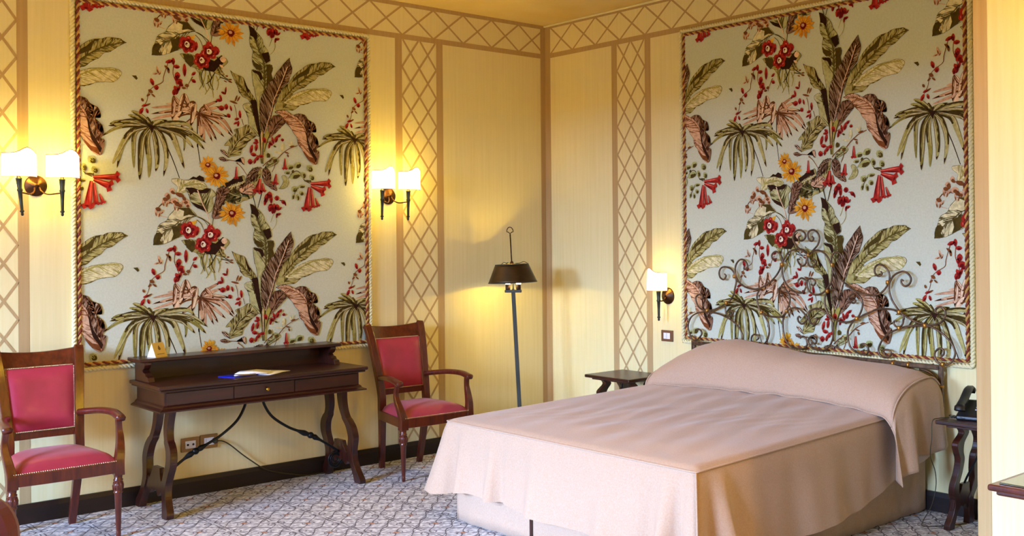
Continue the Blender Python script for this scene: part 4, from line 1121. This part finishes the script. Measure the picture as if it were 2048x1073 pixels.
b.tube(catmull([dl(-2.05 + r_ * math.cos(a_), -.255, .135 + r_ * math.sin(a_)) for a_, r_ in [(i * .6, .036 * (1 - i / 14)) for i in range(13)]], 3), .005, 6, up=(0, 1, 0)); b.build('iron_scroll', 'iron', desk)

# things on the desk
root = empty('tent_card', (-3.165, -.145, .893), R(24)); tag(root, 'small folded gold tent card standing on the desk shelf', 'card')
b = MB(); b.add([(-.045, -.035, 0), (.045, -.035, 0), (.045, 0, .085), (-.045, 0, .085), (-.045, .035, 0), (.045, .035, 0)], [(0, 1, 2, 3), (3, 2, 5, 4)]); b.build('card_sheet', 'card', root, solid=.001)
b = MB(); b.add([(-.0445, -.033, .001), (-.0445, .033, .001), (-.0445, 0, .083)], [(0, 1, 2)]); b.build('card_end', 'cardside', root, solid=.001)
b = MB(); sl = lambda x, t_: (x, -.0362 + .035 * t_, .085 * t_)
nrm = Vector((0, -.085, .035)).normalized() * -.0
for (cx, ct, r_) in ((0, .60, .010), (0, .74, .005)):
    b.add([sl(cx + r_ * math.cos(2 * math.pi * i / 10), ct + r_ / .085 * math.sin(2 * math.pi * i / 10)) for i in range(10)], [tuple(range(10))])
b.add([sl(-.028, .24), sl(.028, .24), sl(.028, .20), sl(-.028, .20)], [(0, 1, 2, 3)]); b.build('emblem', 'ink', root)
b = MB()
rows = [[(-.105, -.075, .0012), (-.105, .075, .0012)], [(-.03, -.075, .0012), (-.03, .075, .0012)], [(.03, -.075, .004), (.03, .075, .004)], [(.11, -.075, .0015), (.11, .075, .0015)]]
b.grid(rows); tag(b.build('paper_sheet', 'paper', loc=(-2.545, -.33, .757), rot=(0, 0, R(28)), solid=.0015), 'open white sheet of paper lying flat on the desk, the right one', 'paper')
b = MB(); rows = [[(-.10, -.07, .001), (-.10, .07, .004)], [(0, -.07, .002), (0, .07, .012)], [(.09, -.07, .001), (.09, .07, .004)]]
b.grid(rows); tag(b.build('paper_sheet', 'paper', loc=(-2.640, -.315, .7648), rot=(0, 0, R(-38)), solid=.0015), 'white folded leaflet on the desk, curling up beside the blue folder', 'paper')
b = MB(); b.box((-.10, -.07, 0), (.10, .07, .004)); b.box((-.04, -.07, .004), (.10, .04, .006), 1); tag(b.build('folder', ['blue', 'navy'], loc=(-2.745, -.335, .7573), rot=(0, 0, R(18)), bevel=.001), 'shiny blue and navy folder on the desk under the papers', 'folder')
b = MB(); b.tube([(0, 0, .004), (.06, 0, .004), (.13, 0, .004)], .004, 8); b.tube([(.09, 0, .0095), (.128, 0, .0085)], .0012, 5)
tag(b.build('pen', 'nail', loc=(-2.80, -.39, .7632), rot=(0, 0, R(-12))), 'metal ballpoint pen lying on the blue folder', 'pen')

# sockets and cable under the desk
def plate(name, c, wd, ht, label, kind_):
    root = empty(name, c); tag(root, label, 'socket' if kind_ < 3 else 'switch')
    MB().box((-wd / 2, -.011, -ht / 2), (wd / 2, -.0002, ht / 2)).build('cover_plate', 'socket' if kind_ < 3 else 'brownplate', root, bevel=.003)
    iw = wd * .56
    ins = MB(); ins.box((-iw / 2, -.013, -ht * .27), (iw / 2, -.010, ht * .27)); o = ins.build('insert', 'white', root, bevel=.001)
    b = MB()
    if kind_ == 1:
        for x in (-.017, .017): MB().lathe([(.0068, -.0002), (.0068, -.0142), (0, -.0142)], (x, 0, 0), 12, axis='y').build('socket_hole', 'dark', o)
    elif kind_ == 3:
        b.box((-.001, -.0136, -ht * .25), (.001, -.013, ht * .25)); b.build('switch_gap', 'dark', o)
    else:
        b.box((-.020, -.0136, -.016), (-.019, -.013, .016)); b.build('socket_gap', 'dark', o)
    return root
plate('wall_socket', (-2.916, -.0002, .316), .116, .086, 'bronze framed wall socket with two round holes under the desk', 1)
plate('wall_socket', (-2.798, -.0002, .321), .112, .086, 'bronze framed wall socket with a cable plugged in under the desk', 2)
o = plate('light_switch', (-.0002, -1.341, .873), .112, .080, 'brown framed light switch on the wall below the single sconce', 3); o.rotation_euler = (0, 0, R(-90))
b = MB(); b.lathe([(0, -.0140), (.017, -.0140), (.018, -.03), (.010, -.045), (0, -.045)], (-2.765, 0, .322), 14, axis='y'); 
b.tube(catmull([(-2.765, -.036, .322), (-2.725, -.038, .316), (-2.674, -.035, .285), (-2.592, -.03, .212), (-2.525, -.03, .157), (-2.45, -.035, .10), (-2.371, -.035, .065), (-2.25, -.035, .03), (-2.15, -.035, .008), (-2.03, -.04, .006), (-1.94, -.045, .006)], 6), .004, 8); tag(b.build('power_cable', 'cable'), 'thin dark cable drooping from the wall socket to the floor under the desk', 'cable')

# ================================================================== bed
YL, YR = -1.66, -3.386
bed = empty('bed', (-1.04, -2.52, 0)); tag(bed, 'double bed with floor length beige valance under the bedspread', 'bed'); BO = Vector((-1.04, -2.52, 0))
b = MB(); b.box((-2.05 - BO.x, YR + .02 - BO.y, .22), (-.03 - BO.x, YL - .02 - BO.y, .555)); b.build('mattress', 'spread', bed, bevel=.04)
def perim(step=.02):
    pts = []
    path = [(-.03, YL), (-2.075, YL), (-2.075, YR), (-.03, YR)]
    for (p, q) in zip(path, path[1:]):
        n = int(math.hypot(q[0] - p[0], q[1] - p[1]) / step)
        nx, ny = (q[1] - p[1]), -(q[0] - p[0]); l = math.hypot(nx, ny); nx, ny = nx / l, ny / l
        for i in range(n + 1): t_ = i / n; pts.append((lerp(p[0], q[0], t_), lerp(p[1], q[1], t_), -nx * -1, -ny * -1))
    return pts
b = MB(); rows = []
for (x, y, nx, ny) in perim():
    s_ = x * 7 + y * 5
    out = .004 * math.sin(s_ * 3.1) + .003 * math.sin(s_ * 7.7)
    row = []
    for k in range(7):
        t_ = k / 6; z = lerp(.36, .004, t_); row.append((x + nx * out * t_ - BO.x, y + ny * out * t_ - BO.y, z))
    rows.append(row)
b.grid(rows); b.build('valance', 'spread', bed, solid=.003)
b = MB(); b.sweep([(-2.0796 - BO.x, -2.325 - BO.y, .34), (-2.0796 - BO.x, -2.325 - BO.y, .01)], [(-.009, -.006), (.009, -.006), (.009, .004), (-.009, .004)], 0, False); b.build('valance_slit', 'wood', bed)

# bedspread: top cloth plus hanging sides with flares and a pleat at each foot corner
TX0, TYL, TYR = -2.095, -1.605, -3.475
rs = random.Random(3)
def top_z(x, y):
    t_ = (x + 2.095) / 2.0; u = (y - TYR) / (TYL - TYR)
    z = .572 + .036 * t_ + .012 * math.sin(math.pi * u)
    z += .0045 * math.sin(11 * x + 4 * y) * math.sin(5 * y + 1) + .0016 * math.sin(57 * y + 13 * x + 3 * math.sin(7 * x)) * max(0, math.sin(4.3 * x + 2.1 * y)) + .003 * math.sin(23 * y + 5 * x) * math.exp(-((y + 2.6) ** 2) / .25) + .0022 * math.sin(31 * y - 9 * x + 2)
    e_ = min(x - TX0, TYL - y, y - TYR); z = lerp(.572 + .036 * t_, z, min(1, e_ / .25)); z -= .020 * max(0, 1 - e_ / .05) ** 2
    return z
def side_y(x, base, head): return lerp(base, head, max(0, (x + 2.095) / 2.095))
spread = empty('bedspread', (-1.05, -2.54, .575)); tag(spread, 'pinkish beige woven bedspread draped over the bed down to the sides', 'bedspread'); SO = Vector(spread.location)
b = MB(); rows = []; NX, NY = 90, 84
for i in range(NX + 1):
    x = lerp(TX0, -.08, i / NX); row = []
    yl = side_y(x, TYL, -1.575); yr = side_y(x, TYR, -3.395)
    for j in range(NY + 1):
        y = lerp(yl, yr, j / NY); xx = x
        row.append(Vector((xx, y, top_z(x, lerp(TYL, TYR, j / NY)))) - SO)
    rows.append(row)
b.grid(rows)
# boundary loop: head-left -> foot-left -> foot-right -> head-right
edge = [(rows[i][0], Vector((0, 1, 0)), 'L', i / NX) for i in range(NX, -1, -1)] + [(rows[0][j], Vector((-1, 0, 0)), 'F', j / NY) for j in range(1, NY)] + [(rows[i][NY], Vector((0, -1, 0)), 'R', i / NX) for i in range(0, NX + 1)]
cum = [0]
for p, q in zip(edge, edge[1:]): cum.append(cum[-1] + (q[0] - p[0]).length)
sL = cum[NX]; sR = cum[NX + NY]
curt = []
for k, (p, nrm, sd, t_) in enumerate(edge):
    s_ = cum[k]; dL = s_ - sL; dR = s_ - sR
    # rounded normal near the corners
    nn = nrm.copy()
    for dd_, o1, o2 in ((dL, Vector((0, 1, 0)), Vector((-1, 0, 0))), (dR, Vector((-1, 0, 0)), Vector((0, -1, 0)))):
        if abs(dd_) < .09: nn = o1.lerp(o2, (dd_ + .09) / .18)
    nn.normalize()
    fl = .035 + .012 * math.sin(s_ * 4.3) + .007 * math.sin(s_ * 9.1 + 1)
    fl += .085 * math.exp(-((dL + .01) / .055) ** 2) - .085 * math.exp(-((dL - .10) / .022) ** 2) + .03 * math.exp(-((dL - .17) / .04) ** 2)
    fl += .09 * math.exp(-((dR + .01) / .045) ** 2) + .11 * math.exp(-((dR - .16) / .045) ** 2) - .045 * math.exp(-((dR - .08) / .02) ** 2) + .085 * math.exp(-((dR + .16) / .045) ** 2) - .06 * math.exp(-((dR + .085) / .025) ** 2) - .03 * math.exp(-((dR + .26) / .04) ** 2)
    fl += .055 * math.exp(-((dL - .44) / .035) ** 2) + .03 * math.exp(-((dL - .78) / .04) ** 2) + .025 * math.exp(-((dR + .55) / .05) ** 2) - .02 * math.exp(-((dL - .50) / .025) ** 2) + .012 * math.exp(-((dL - .9) / .07) ** 2)
    if sd == 'F': hem = interp([(0, .150), (.1, .185), (.28, .180), (.6, .165), (1, .135)], t_)
    elif sd == 'R': hem = interp([(0, .135), (.3, .12), (.62, .16), (.72, .19), (1, .33)], t_)
    else: hem = .17
    hem += .008 * math.sin(s_ * 6)
    row = []
    pw = p + SO; HN = 22
    for r_ in range(HN + 1):
        q = r_ / HN; z = lerp(pw.z, hem, q)
        wob = .006 * math.sin(s_ * 13 + 2) * q + .004 * math.sin(s_ * 27) * q
        o_ = .012 * math.sin(min(1, q * 6) * math.pi / 2) + fl * q ** 1.15 + wob
        row.append(pw + nn * o_ + Vector((0, 0, z - pw.z)) - SO)
    curt.append(row)
b.grid(curt); b.build('cloth', 'spread', spread)
b = MB(); b.tube([e_[0] + e_[1] * .004 + Vector((0, 0, .002)) for e_ in edge], .0045, 6)
for kk in (NX + NY,):
    b.tube([curt[kk][r_] + Vector((-.003, -.003, 0)) for r_ in range(0, 22)], .0045, 6)
b.build('piping', 'spread', spread)

# pillow cover: long bolster mound with a hanging end on each side
pc = empty('pillow_cover', (-.25, -2.54, .62)); tag(pc, 'beige pillow cover with piped edge forming a long mound at the bed head', 'pillow cover'); PO = Vector(pc.location)
ZT_ = [(-3.52, .775), (-3.42, .815), (-3.25, .838), (-3.0, .845), (-2.75, .852), (-2.5, .878), (-2.35, .892), (-2.15, .905), (-2.0, .896), (-1.85, .862), (-1.72, .80), (-1.62, .735), (-1.56, .68)]
XF = [(-3.52, -.575), (-3.40, -.53), (-3.2, -.44), (-3.0, -.39), (-2.6, -.37), (-2.1, -.41), (-1.8, -.46), (-1.56, -.47)]
rows = []; NU, NV = 96, 22
for i in range(NU + 1):
    y = lerp(-3.50, -1.58, i / NU); zt = interp(ZT_, y); xf = interp(XF, y); zb = top_z(xf, y) + .002; row = []
    for j in range(NV + 1):
        t_ = j / NV
        if t_ < .72:
            a_ = t_ / .72 * math.pi / 2; x = xf + ((-.17) - xf) * (1 - math.cos(a_)); z = zb + (zt - zb) * math.sin(a_) ** .9
            x -= .012 * math.sin(2 * a_)
        else:
            q = (t_ - .72) / .28; x = lerp(-.17, -.075, q); z = zt - .05 * q * q
        z += .004 * math.sin(9 * y + 3 * t_) * math.sin(math.pi * t_) + .009 * math.sin(17 * y + 8 * t_) * math.sin(math.pi * t_) ** 2 * math.exp(-((y + 2.5) ** 2) / .3)
        x += .004 * math.sin(14 * y + 5 * t_) * math.sin(math.pi * t_)
        row.append(Vector((x, y, z)) - PO)
    rows.append(row)
b = MB(); b.grid(rows)
def drape(contour, out, hemf, folds):
    c2 = []; n = len(contour)
    for i, p in enumerate(contour):
        t_ = i / (n - 1); pw = p + PO; hem = hemf(t_); row = []
        for r_ in range(19):
            q = r_ / 18; z = lerp(pw.z, hem, q); o_ = .015 * math.sin(min(1, q * 5) * math.pi / 2) + folds(t_) * q ** .9 + .045 * q
            row.append(Vector((pw.x + ((-.045 if out < 0 else .02) * q if t_ < .5 else -.02 * q), pw.y + out * o_, z)) - PO)
        c2.append(row)
    return c2
hem_r = lambda t_: interp([(0, .262), (.30, .300), (.48, .335), (.52, .375), (.8, .39), (1, .40)], t_)
dr_r = drape(rows[0], -1, hem_r, lambda t_: .03 * math.exp(-(t_ / .09) ** 2) + .045 * math.exp(-((t_ - .42) / .06) ** 2) - .035 * math.exp(-((t_ - .53) / .04) ** 2) - .025 * math.exp(-((t_ - .2) / .06) ** 2) + .02 * math.exp(-((t_ - .85) / .12) ** 2))
b.grid(dr_r)
dr_l = drape(rows[-1], 1, lambda t_: interp([(0, .50), (.4, .45), (1, .42)], t_), lambda t_: .05 * math.exp(-(t_ / .1) ** 2) - .02 * math.exp(-((t_ - .25) / .08) ** 2) + .03 * math.exp(-((t_ - .45) / .1) ** 2))
b.grid(dr_l); b.build('cloth', 'spread', pc, solid=.003)
b = MB(); b.tube([p + Vector((0, -.006, .003)) for p in rows[0]], .005, 6); b.tube([p + Vector((0, .006, .003)) for p in rows[-1]], .005, 6); b.tube([r_[0] + Vector((-.003, 0, .003)) for r_ in rows], .004, 6)
b.tube([r_ + Vector((-.003, -.003, 0)) for r_ in dr_r[0]], .0045, 6)
b.build('piping', 'spread', pc)

# ================================================================== wrought iron headboard on the wall
HB = empty('headboard', (-.05, -2.57, .60)); tag(HB, 'wrought iron headboard with bronze scrolls fixed to the wall above the bed', 'headboard'); HO = Vector(HB.location)
SCROLLS = [[(-1919,1330),(-1932,1318),(-1922,1298),(-1904,1292),(-1879,1308),(-1873,1341),(-1892,1370),(-1929,1377),(-1972,1366),(-2002,1338),(-2016,1301),(-2020,1274),(-2006,1227),(-2000,1198),(-1969,1155),(-1932,1133),(-1883,1107),(-1821,1084),(-1764,1075),(-1713,1083),(-1681,1101),(-1662,1134),(-1660,1163),(-1686,1183),(-1714,1179),(-1720,1158),(-1704,1150)],[(-2095,1386),(-2094,1366),(-2118,1368),(-2120,1396),(-2098,1423),(-2063,1428),(-2032,1404),(-2017,1367),(-2022,1320),(-2049,1279),(-2090,1252),(-2143,1237),(-2207,1237),(-2270,1262),(-2327,1299),(-2372,1345),(-2401,1399),(-2406,1435),(-2385,1471),(-2352,1482),(-2325,1462),(-2326,1439),(-2343,1428),(-2360,1437)],[(-1660,936),(-1686,946),(-1715,934),(-1717,906),(-1672,869),(-1633,871),(-1605,913),(-1595,966),(-1622,1021),(-1674,1053),(-1757,1068),(-1820,1066),(-1882,1057),(-1943,1039),(-2004,1012),(-2057,968),(-2080,918),(-2074,876),(-2038,860),(-2008,877),(-2023,903),(-2044,893)],[(-1932,1134),(-1924,1092),(-1937,1051),(-1974,1050),(-1989,1072),(-1968,1085),(-1953,1070)],[(-2233,1240),(-2203,1205),(-2200,1159),(-2217,1109),(-2237,1083),(-2268,1053),(-2290,1013),(-2297,959),(-2277,904),(-2231,864),(-2179,865),(-2150,895),(-2154,923),(-2174,937),(-2200,933),(-2209,915),(-2191,900)],[(-2237,1083),(-2296,1063),(-2364,1062),(-2408,1068),(-2429,1087),(-2457,1111),(-2501,1126),(-2544,1119),(-2581,1090),(-2601,1065),(-2585,1042),(-2559,1027),(-2535,1039),(-2527,1059),(-2538,1073),(-2551,1064)],[(-2438,1101),(-2407,1055),(-2403,992),(-2416,930),(-2454,884),(-2514,868),(-2562,871),(-2589,897),(-2581,932),(-2558,948),(-2536,934)],[(-2665,1072),(-2662,1046),(-2638,1029),(-2615,1048),(-2607,1087),(-2623,1114),(-2655,1127),(-2692,1126),(-2722,1114),(-2753,1089),(-2778,1056),(-2788,1014),(-2787,962),(-2766,909),(-2725,874),(-2668,872),(-2626,883),(-2602,912),(-2611,943),(-2637,955),(-2663,937),(-2658,911),(-2634,911),(-2626,926)],[(-2612,1461),(-2580,1481),(-2532,1511),(-2500,1551),(-2497,1582),(-2520,1611),(-2555,1618),(-2587,1599),(-2592,1573),(-2570,1552),(-2546,1555),(-2541,1573),(-2557,1582)],[(-2609,1461),(-2644,1494),(-2675,1524),(-2689,1563),(-2676,1598),(-2645,1618),(-2613,1610),(-2601,1586),(-2613,1555),(-2634,1549),(-2645,1564),(-2634,1578)],[(-2609,1461),(-2569,1494),(-2516,1496),(-2461,1480),(-2422,1435),(-2405,1395),(-2405,1346),(-2421,1297),(-2453,1258),(-2502,1228),(-2556,1223),(-2585,1253),(-2592,1288),(-2578,1309),(-2551,1315),(-2530,1297),(-2537,1275)],[(-2612,1463),(-2654,1487),(-2701,1488),(-2747,1460),(-2777,1413),(-2791,1370),(-2786,1318),(-2770,1279),(-2739,1244),(-2698,1219),(-2651,1216),(-2614,1240),(-2599,1279),(-2610,1310),(-2641,1314),(-2664,1294),(-2649,1270),(-2631,1280)],[(-2596,1461),(-2590,1428),(-2579,1402),(-2552,1392),(-2531,1410),(-2521,1432),(-2539,1434)],[(-2607,1459),(-2602,1419),(-2616,1393),(-2642,1390),(-2665,1416),(-2651,1435),(-2637,1424)],[(-2785,1404),(-2785,1447),(-2803,1473),(-2831,1480),(-2856,1462),(-2864,1439),(-2848,1425),(-2837,1437),(-2851,1445)],[(-2787,1404),(-2807,1357),(-2842,1315),(-2896,1274),(-2955,1242),(-3017,1228),(-3065,1223),(-3108,1233),(-3141,1256),(-3165,1286),(-3179,1319),(-3176,1360),(-3156,1388),(-3124,1407),(-3095,1403),(-3079,1379),(-3085,1350),(-3109,1339),(-3129,1353),(-3121,1367)],[(-3275,1315),(-3262,1321),(-3262,1301),(-3284,1284),(-3311,1296),(-3324,1326),(-3308,1354),(-3276,1369),(-3239,1361),(-3207,1340),(-3184,1303),(-3179,1262),(-3192,1213),(-3219,1169),(-3251,1134),(-3291,1107),(-3349,1082),(-3407,1069),(-3455,1069),(-3503,1083),(-3533,1116),(-3537,1147),(-3521,1168),(-3499,1173),(-3478,1160),(-3477,1141),(-3495,1138)],[(-2438,1103),(-2463,1147),(-2466,1196),(-2436,1239),(-2404,1256),(-2378,1238),(-2381,1208),(-2401,1196),(-2412,1207),(-2400,1214)],[(-2747,1240),(-2775,1250),(-2806,1246),(-2822,1221),(-2815,1195),(-2795,1189),(-2786,1202),(-2800,1209)],[(-2747,1239),(-2729,1200),(-2731,1149),(-2748,1106),(-2783,1074),(-2824,1059),(-2874,1053),(-2923,1064),(-2963,1087),(-2988,1126),(-2999,1172),(-2984,1209),(-2955,1230),(-2920,1224),(-2902,1202),(-2915,1180),(-2939,1173),(-2949,1189),(-2930,1193)],[(-2956,1080),(-2923,1047),(-2898,1003),(-2898,952),(-2914,907),(-2951,880),(-2999,867),(-3031,875),(-3038,907),(-3015,931),(-2988,925),(-2990,904)],[(-2958,1080),(-2997,1101),(-3041,1120),(-3084,1139),(-3135,1147),(-3191,1145),(-3232,1133),(-3260,1118),(-3272,1094),(-3268,1090),(-3264,1066),(-3245,1044),(-3218,1047),(-3204,1067),(-3213,1080),(-3226,1075)],[(-3151,879),(-3136,890),(-3146,905),(-3174,905),(-3189,890),(-3179,869),(-3146,860),(-3115,872),(-3104,904),(-3119,943),(-3142,977),(-3180,1008),(-3240,1034),(-3295,1051),(-3362,1061),(-3407,1062),(-3450,1057),(-3498,1035),(-3544,1002),(-3578,962),(-3593,920),(-3581,880),(-3556,856),(-3517,846),(-3483,862),(-3468,893),(-3473,919),(-3497,938),(-3518,934),(-3526,915),(-3513,897),(-3503,905)]]
COLLARS = [(-2010,1315),(-2402,1397),(-1937,1134),(-1767,1075),(-2234,1083),(-2405,1399),(-2785,1402),(-2609,1461),(-2438,1101),(-2747,1239),(-2957,1080),(-3172,1303),(-3244,1131),(-3409,1062),(-3243,1038),(-3517,849)]
for i, c in enumerate(SCROLLS):
    xo = -.052 - .006 * (i % 3)
    path = catmull([Vector((xo, y / 1000, z / 1000)) - HO for y, z in c], 5); n = len(path)
    b = MB(); b.tube(path, .0062, 8, up=(1, 0, 0), scale=[1.0 if 3 < k < n - 4 else .85 for k in range(n)]); b.build('scroll', 'hbmetal', HB)
for y, z in COLLARS:
    b = MB(); c = Vector((-.057, y / 1000, z / 1000)) - HO
    b.lathe([(.010, -.013), (.0135, -.010), (.0135, .010), (.010, .013)], c, 12); b.build('collar', 'hbbrass', HB)
hy0, hy1 = -1.635, -3.502
b = MB(); sq = lambda p, q, r_=.014: b.sweep([Vector(p) - HO, Vector(q) - HO], [(-r_, -r_), (r_, -r_), (r_, r_), (-r_, r_)], 0, False)
sq((-.05, hy0, .845), (-.05, hy1, .829)); sq((-.05, hy0, .862), (-.05, hy0, .60)); sq((-.05, hy1, .846), (-.05, hy1, .60)); sq((-.05, hy0, .615), (-.05, hy1, .615))
b.build('frame', 'hbmetal', HB, bevel=.005)
for s_, yc in ((1, hy1), (-1, hy0)):
    b = MB(); path = []
    for i in range(33):
        a_ = -math.pi * .62 + i / 32 * math.pi * 1.24; path.append(Vector((-.05, yc + s_ * (.135 - .118 * math.cos(a_ * .8)), .722 + .088 * math.sin(a_ * .8) / math.sin(math.pi * .496))) - HO)
    b.tube(path, .008, 8, up=(1, 0, 0)); b.build('side_loop', 'hbmetal', HB)
    MB().lathe([(.016, -.010), (.021, -.006), (.021, .006), (.016, .010)], Vector((-.05, yc + s_ * .004, .722)) - HO, 14).build('collar', 'hbbrass', HB)
for yy in (-1.9, -2.57, -3.2, -3.30): MB().lathe([(.017, -.010), (.022, -.006), (.022, .006), (.017, .010)], Vector((-.05, yy, .842 + (yy + 1.6) * .0086)) - HO, 14, axis='y').build('collar', 'hbbrass', HB)
for yy in (-1.7, -3.44):
    b = MB(); b.tube([Vector((-.04, yy, .84)) - HO, Vector((0, yy, .84)) - HO], .006, 8); b.build('wall_bracket', 'hbmetal', HB)

# ================================================================== bedside tables
FR2 = [(-.335, .560, .032), (-.30, .525, .030), (-.345, .475, .040), (-.335, .425, .030), (-.31, .38, .026), (-.315, .31, .024), (-.335, .25, .026), (-.33, .20, .030), (-.305, .15, .026), (-.315, .08, .024), (-.335, .03, .032), (-.335, 0, .030)]
FR2 = [(y + .03, z, h) for y, z, h in FR2]
BK2 = [(-.40 - y - .0, z, h) for y, z, h in FR2]
def nightstand(y0, y1, label, twist=0):
    O = Vector((-.2, (y0 + y1) / 2, 0)); root = empty('bedside_table', O); tag(root, label, 'bedside table', 'bedside tables')
    b = MB(); b.box((-.408 + .2, y0 - O.y, .575), (-.022 + .2, y1 - O.y, .597)); b.build('table_top', 'wood', root, bevel=.006)
    b = MB(); b.box((-.38 + .2, y0 + .05 - O.y, .562), (-.04 + .2, y1 - .05 - O.y, .575)); b.build('under_frame', 'wood', root, bevel=.003)
    fr = [(y, z, h * .95) for y, z, h in FR2]; bk = [(y, z, h * .95) for y, z, h in BK2]
    trestle(root, y1 - .095, y1 - .02, .56, O, fr, bk, .036, -.2, mats='woodv', bw=(.10, .24), kscale=.75, swap=True)
    trestle(root, y0 + .095, y0 + .02, .56, O, fr, bk, .036, -.2, mats='woodv', bw=(.10, .24), kscale=.75, swap=True)
    for s_ in (-1, 1):
        ye = (y1 if s_ > 0 else y0) - O.y
        b = MB(); b.tube(catmull([(0, s_ * .03, .565), (0, s_ * .06, .48), (0, ye * .45, .38), (0, ye * .7, .27), (0, ye - s_ * .04, .20)], 6), .006, 8, up=(1, 0, 0)); b.build('iron_stretcher', 'iron', root)
    return root
nightstand(-1.352, -.895, 'small dark wooden bedside table with carved legs, left of the bed below the sconce')
nightstand(-4.118, -3.662, 'small dark wooden bedside table with carved legs, right of the bed under the telephone')
# telephone
ph = empty('telephone', (-.21, -3.815, .597), R(-78)); tag(ph, 'black desk telephone on the right bedside table, partly hidden by the wall', 'telephone')
b = MB(); b.prism([(-.10, -.10, 0), (-.10, .10, 0), (-.10, .10, .085), (-.10, .06, .088), (-.10, -.09, .028), (-.10, -.10, .02)], (.20, 0, 0)); b.build('body', 'phone', ph, bevel=.008)
b = MB(); path = catmull([(-.078, -.10, .05), (-.078, -.085, .075), (-.078, -.02, .10), (-.078, .05, .138), (-.078, .09, .145), (-.078, .11, .13)], 5); b.sweep(path, [(-.022, -.014), (.022, -.014), (.024, .006), (.012, .016), (-.012, .016), (-.024, .006)], 0, True, scale=[1.15 if k < 5 or k > len(path) - 6 else .9 for k in range(len(path))]); b.build('handset', 'phone', ph)
for r_ in range(4):
    for c in range(3):
        y = -.06 + r_ * .024; z = .046 + (y + .09) * .4; MB().cbox((.0 + c * .026, y, z - .002), (.016, .013, .006)).build('key', 'key', ph, bevel=.001)
MB().box((-.03, .02, .093), (.08, .05, .0955)).build('display', 'glass', ph)
b = MB(); hx = [( .0 + .013 * math.cos(i * .9), .013 * math.sin(i * .9), i * .0022) for i in range(60)]
path = [(-.31 + .012 * math.cos(i * .75), -3.700 + .012 * math.sin(i * .75) - .0012 * i, .603 + .005 * math.sin(i * .375 + 1) + .006) for i in range(70)]
b.tube(path, .0022, 5); c_ = b.build('coiled_cord', 'phone', ph); c_.matrix_parent_inverse = Matrix.Translation(ph.location).__matmul__(Matrix.Rotation(R(-78), 4, 'Z')).inverted()
b = MB(); b.tube(catmull([(-.30, -3.685, .602), (-.36, -3.660, .600), (-.414, -3.652, .590), (-.42, -3.65, .50), (-.40, -3.63, .40), (-.30, -3.60, .30), (-.24, -3.57, .20), (-.27, -3.56, .10), (-.34, -3.55, .03), (-.36, -3.56, .006), (-.30, -3.62, .005), (-.15, -3.70, .005)], 6), .0025, 6); tag(b.build('telephone_cable', 'cable'), 'thin cable hanging beside the right bedside table to the floor', 'cable')

# ================================================================== console table at the right edge
ct = empty('console_table', (-2.08, -5.5, 0)); tag(ct, 'reddish wooden console table with dark glass top, cut off at the right edge', 'table'); CO = Vector(ct.location)
X0, X1, Y0, Y1 = -2.245, -1.905, -6.1, -4.885
b = MB(); b.box((X0 - CO.x, Y0 - CO.y, .738), (X1 - CO.x, Y1 - CO.y, .760)); b.box((X0 + .02 - CO.x, Y0 + .02 - CO.y, .722), (X1 - CO.x, Y1 - .02 - CO.y, .738)); b.build('table_top', 'chairwood', ct, bevel=.008)
b = MB(); b.box((X0 + .028 - CO.x, Y0 + .03 - CO.y, .760), (X1 - .004 - CO.x, Y1 - .03 - CO.y, .766)); b.build('glass_inset', 'glass', ct, bevel=.002)
b = MB(); b.box((X0 + .05 - CO.x, Y0 + .10 - CO.y, .66), (X1 - .01 - CO.x, Y1 - .12 - CO.y, .722)); b.build('apron', 'chairwood', ct, bevel=.004)
for y in (Y1 - .15, Y0 + .13):
    for x in (X0 + .07, X1 - .04):
        b = MB(); path = catmull([(x - CO.x, y - CO.y, .70), (x - CO.x - .004, y - CO.y, .60), (x - CO.x + .004, y - CO.y, .3), (x - CO.x, y - CO.y, .06), (x - CO.x - .006, y - CO.y, 0)], 5); n = len(path)
        b.sweep(path, [(-.024, -.024), (.024, -.024), (.024, .024), (-.024, .024)], 0, False, up=(0, 1, 0), scale=[lerp(1.1, .6, i / n) for i in range(n)]); b.build('leg', 'chairwood', ct, bevel=.005)
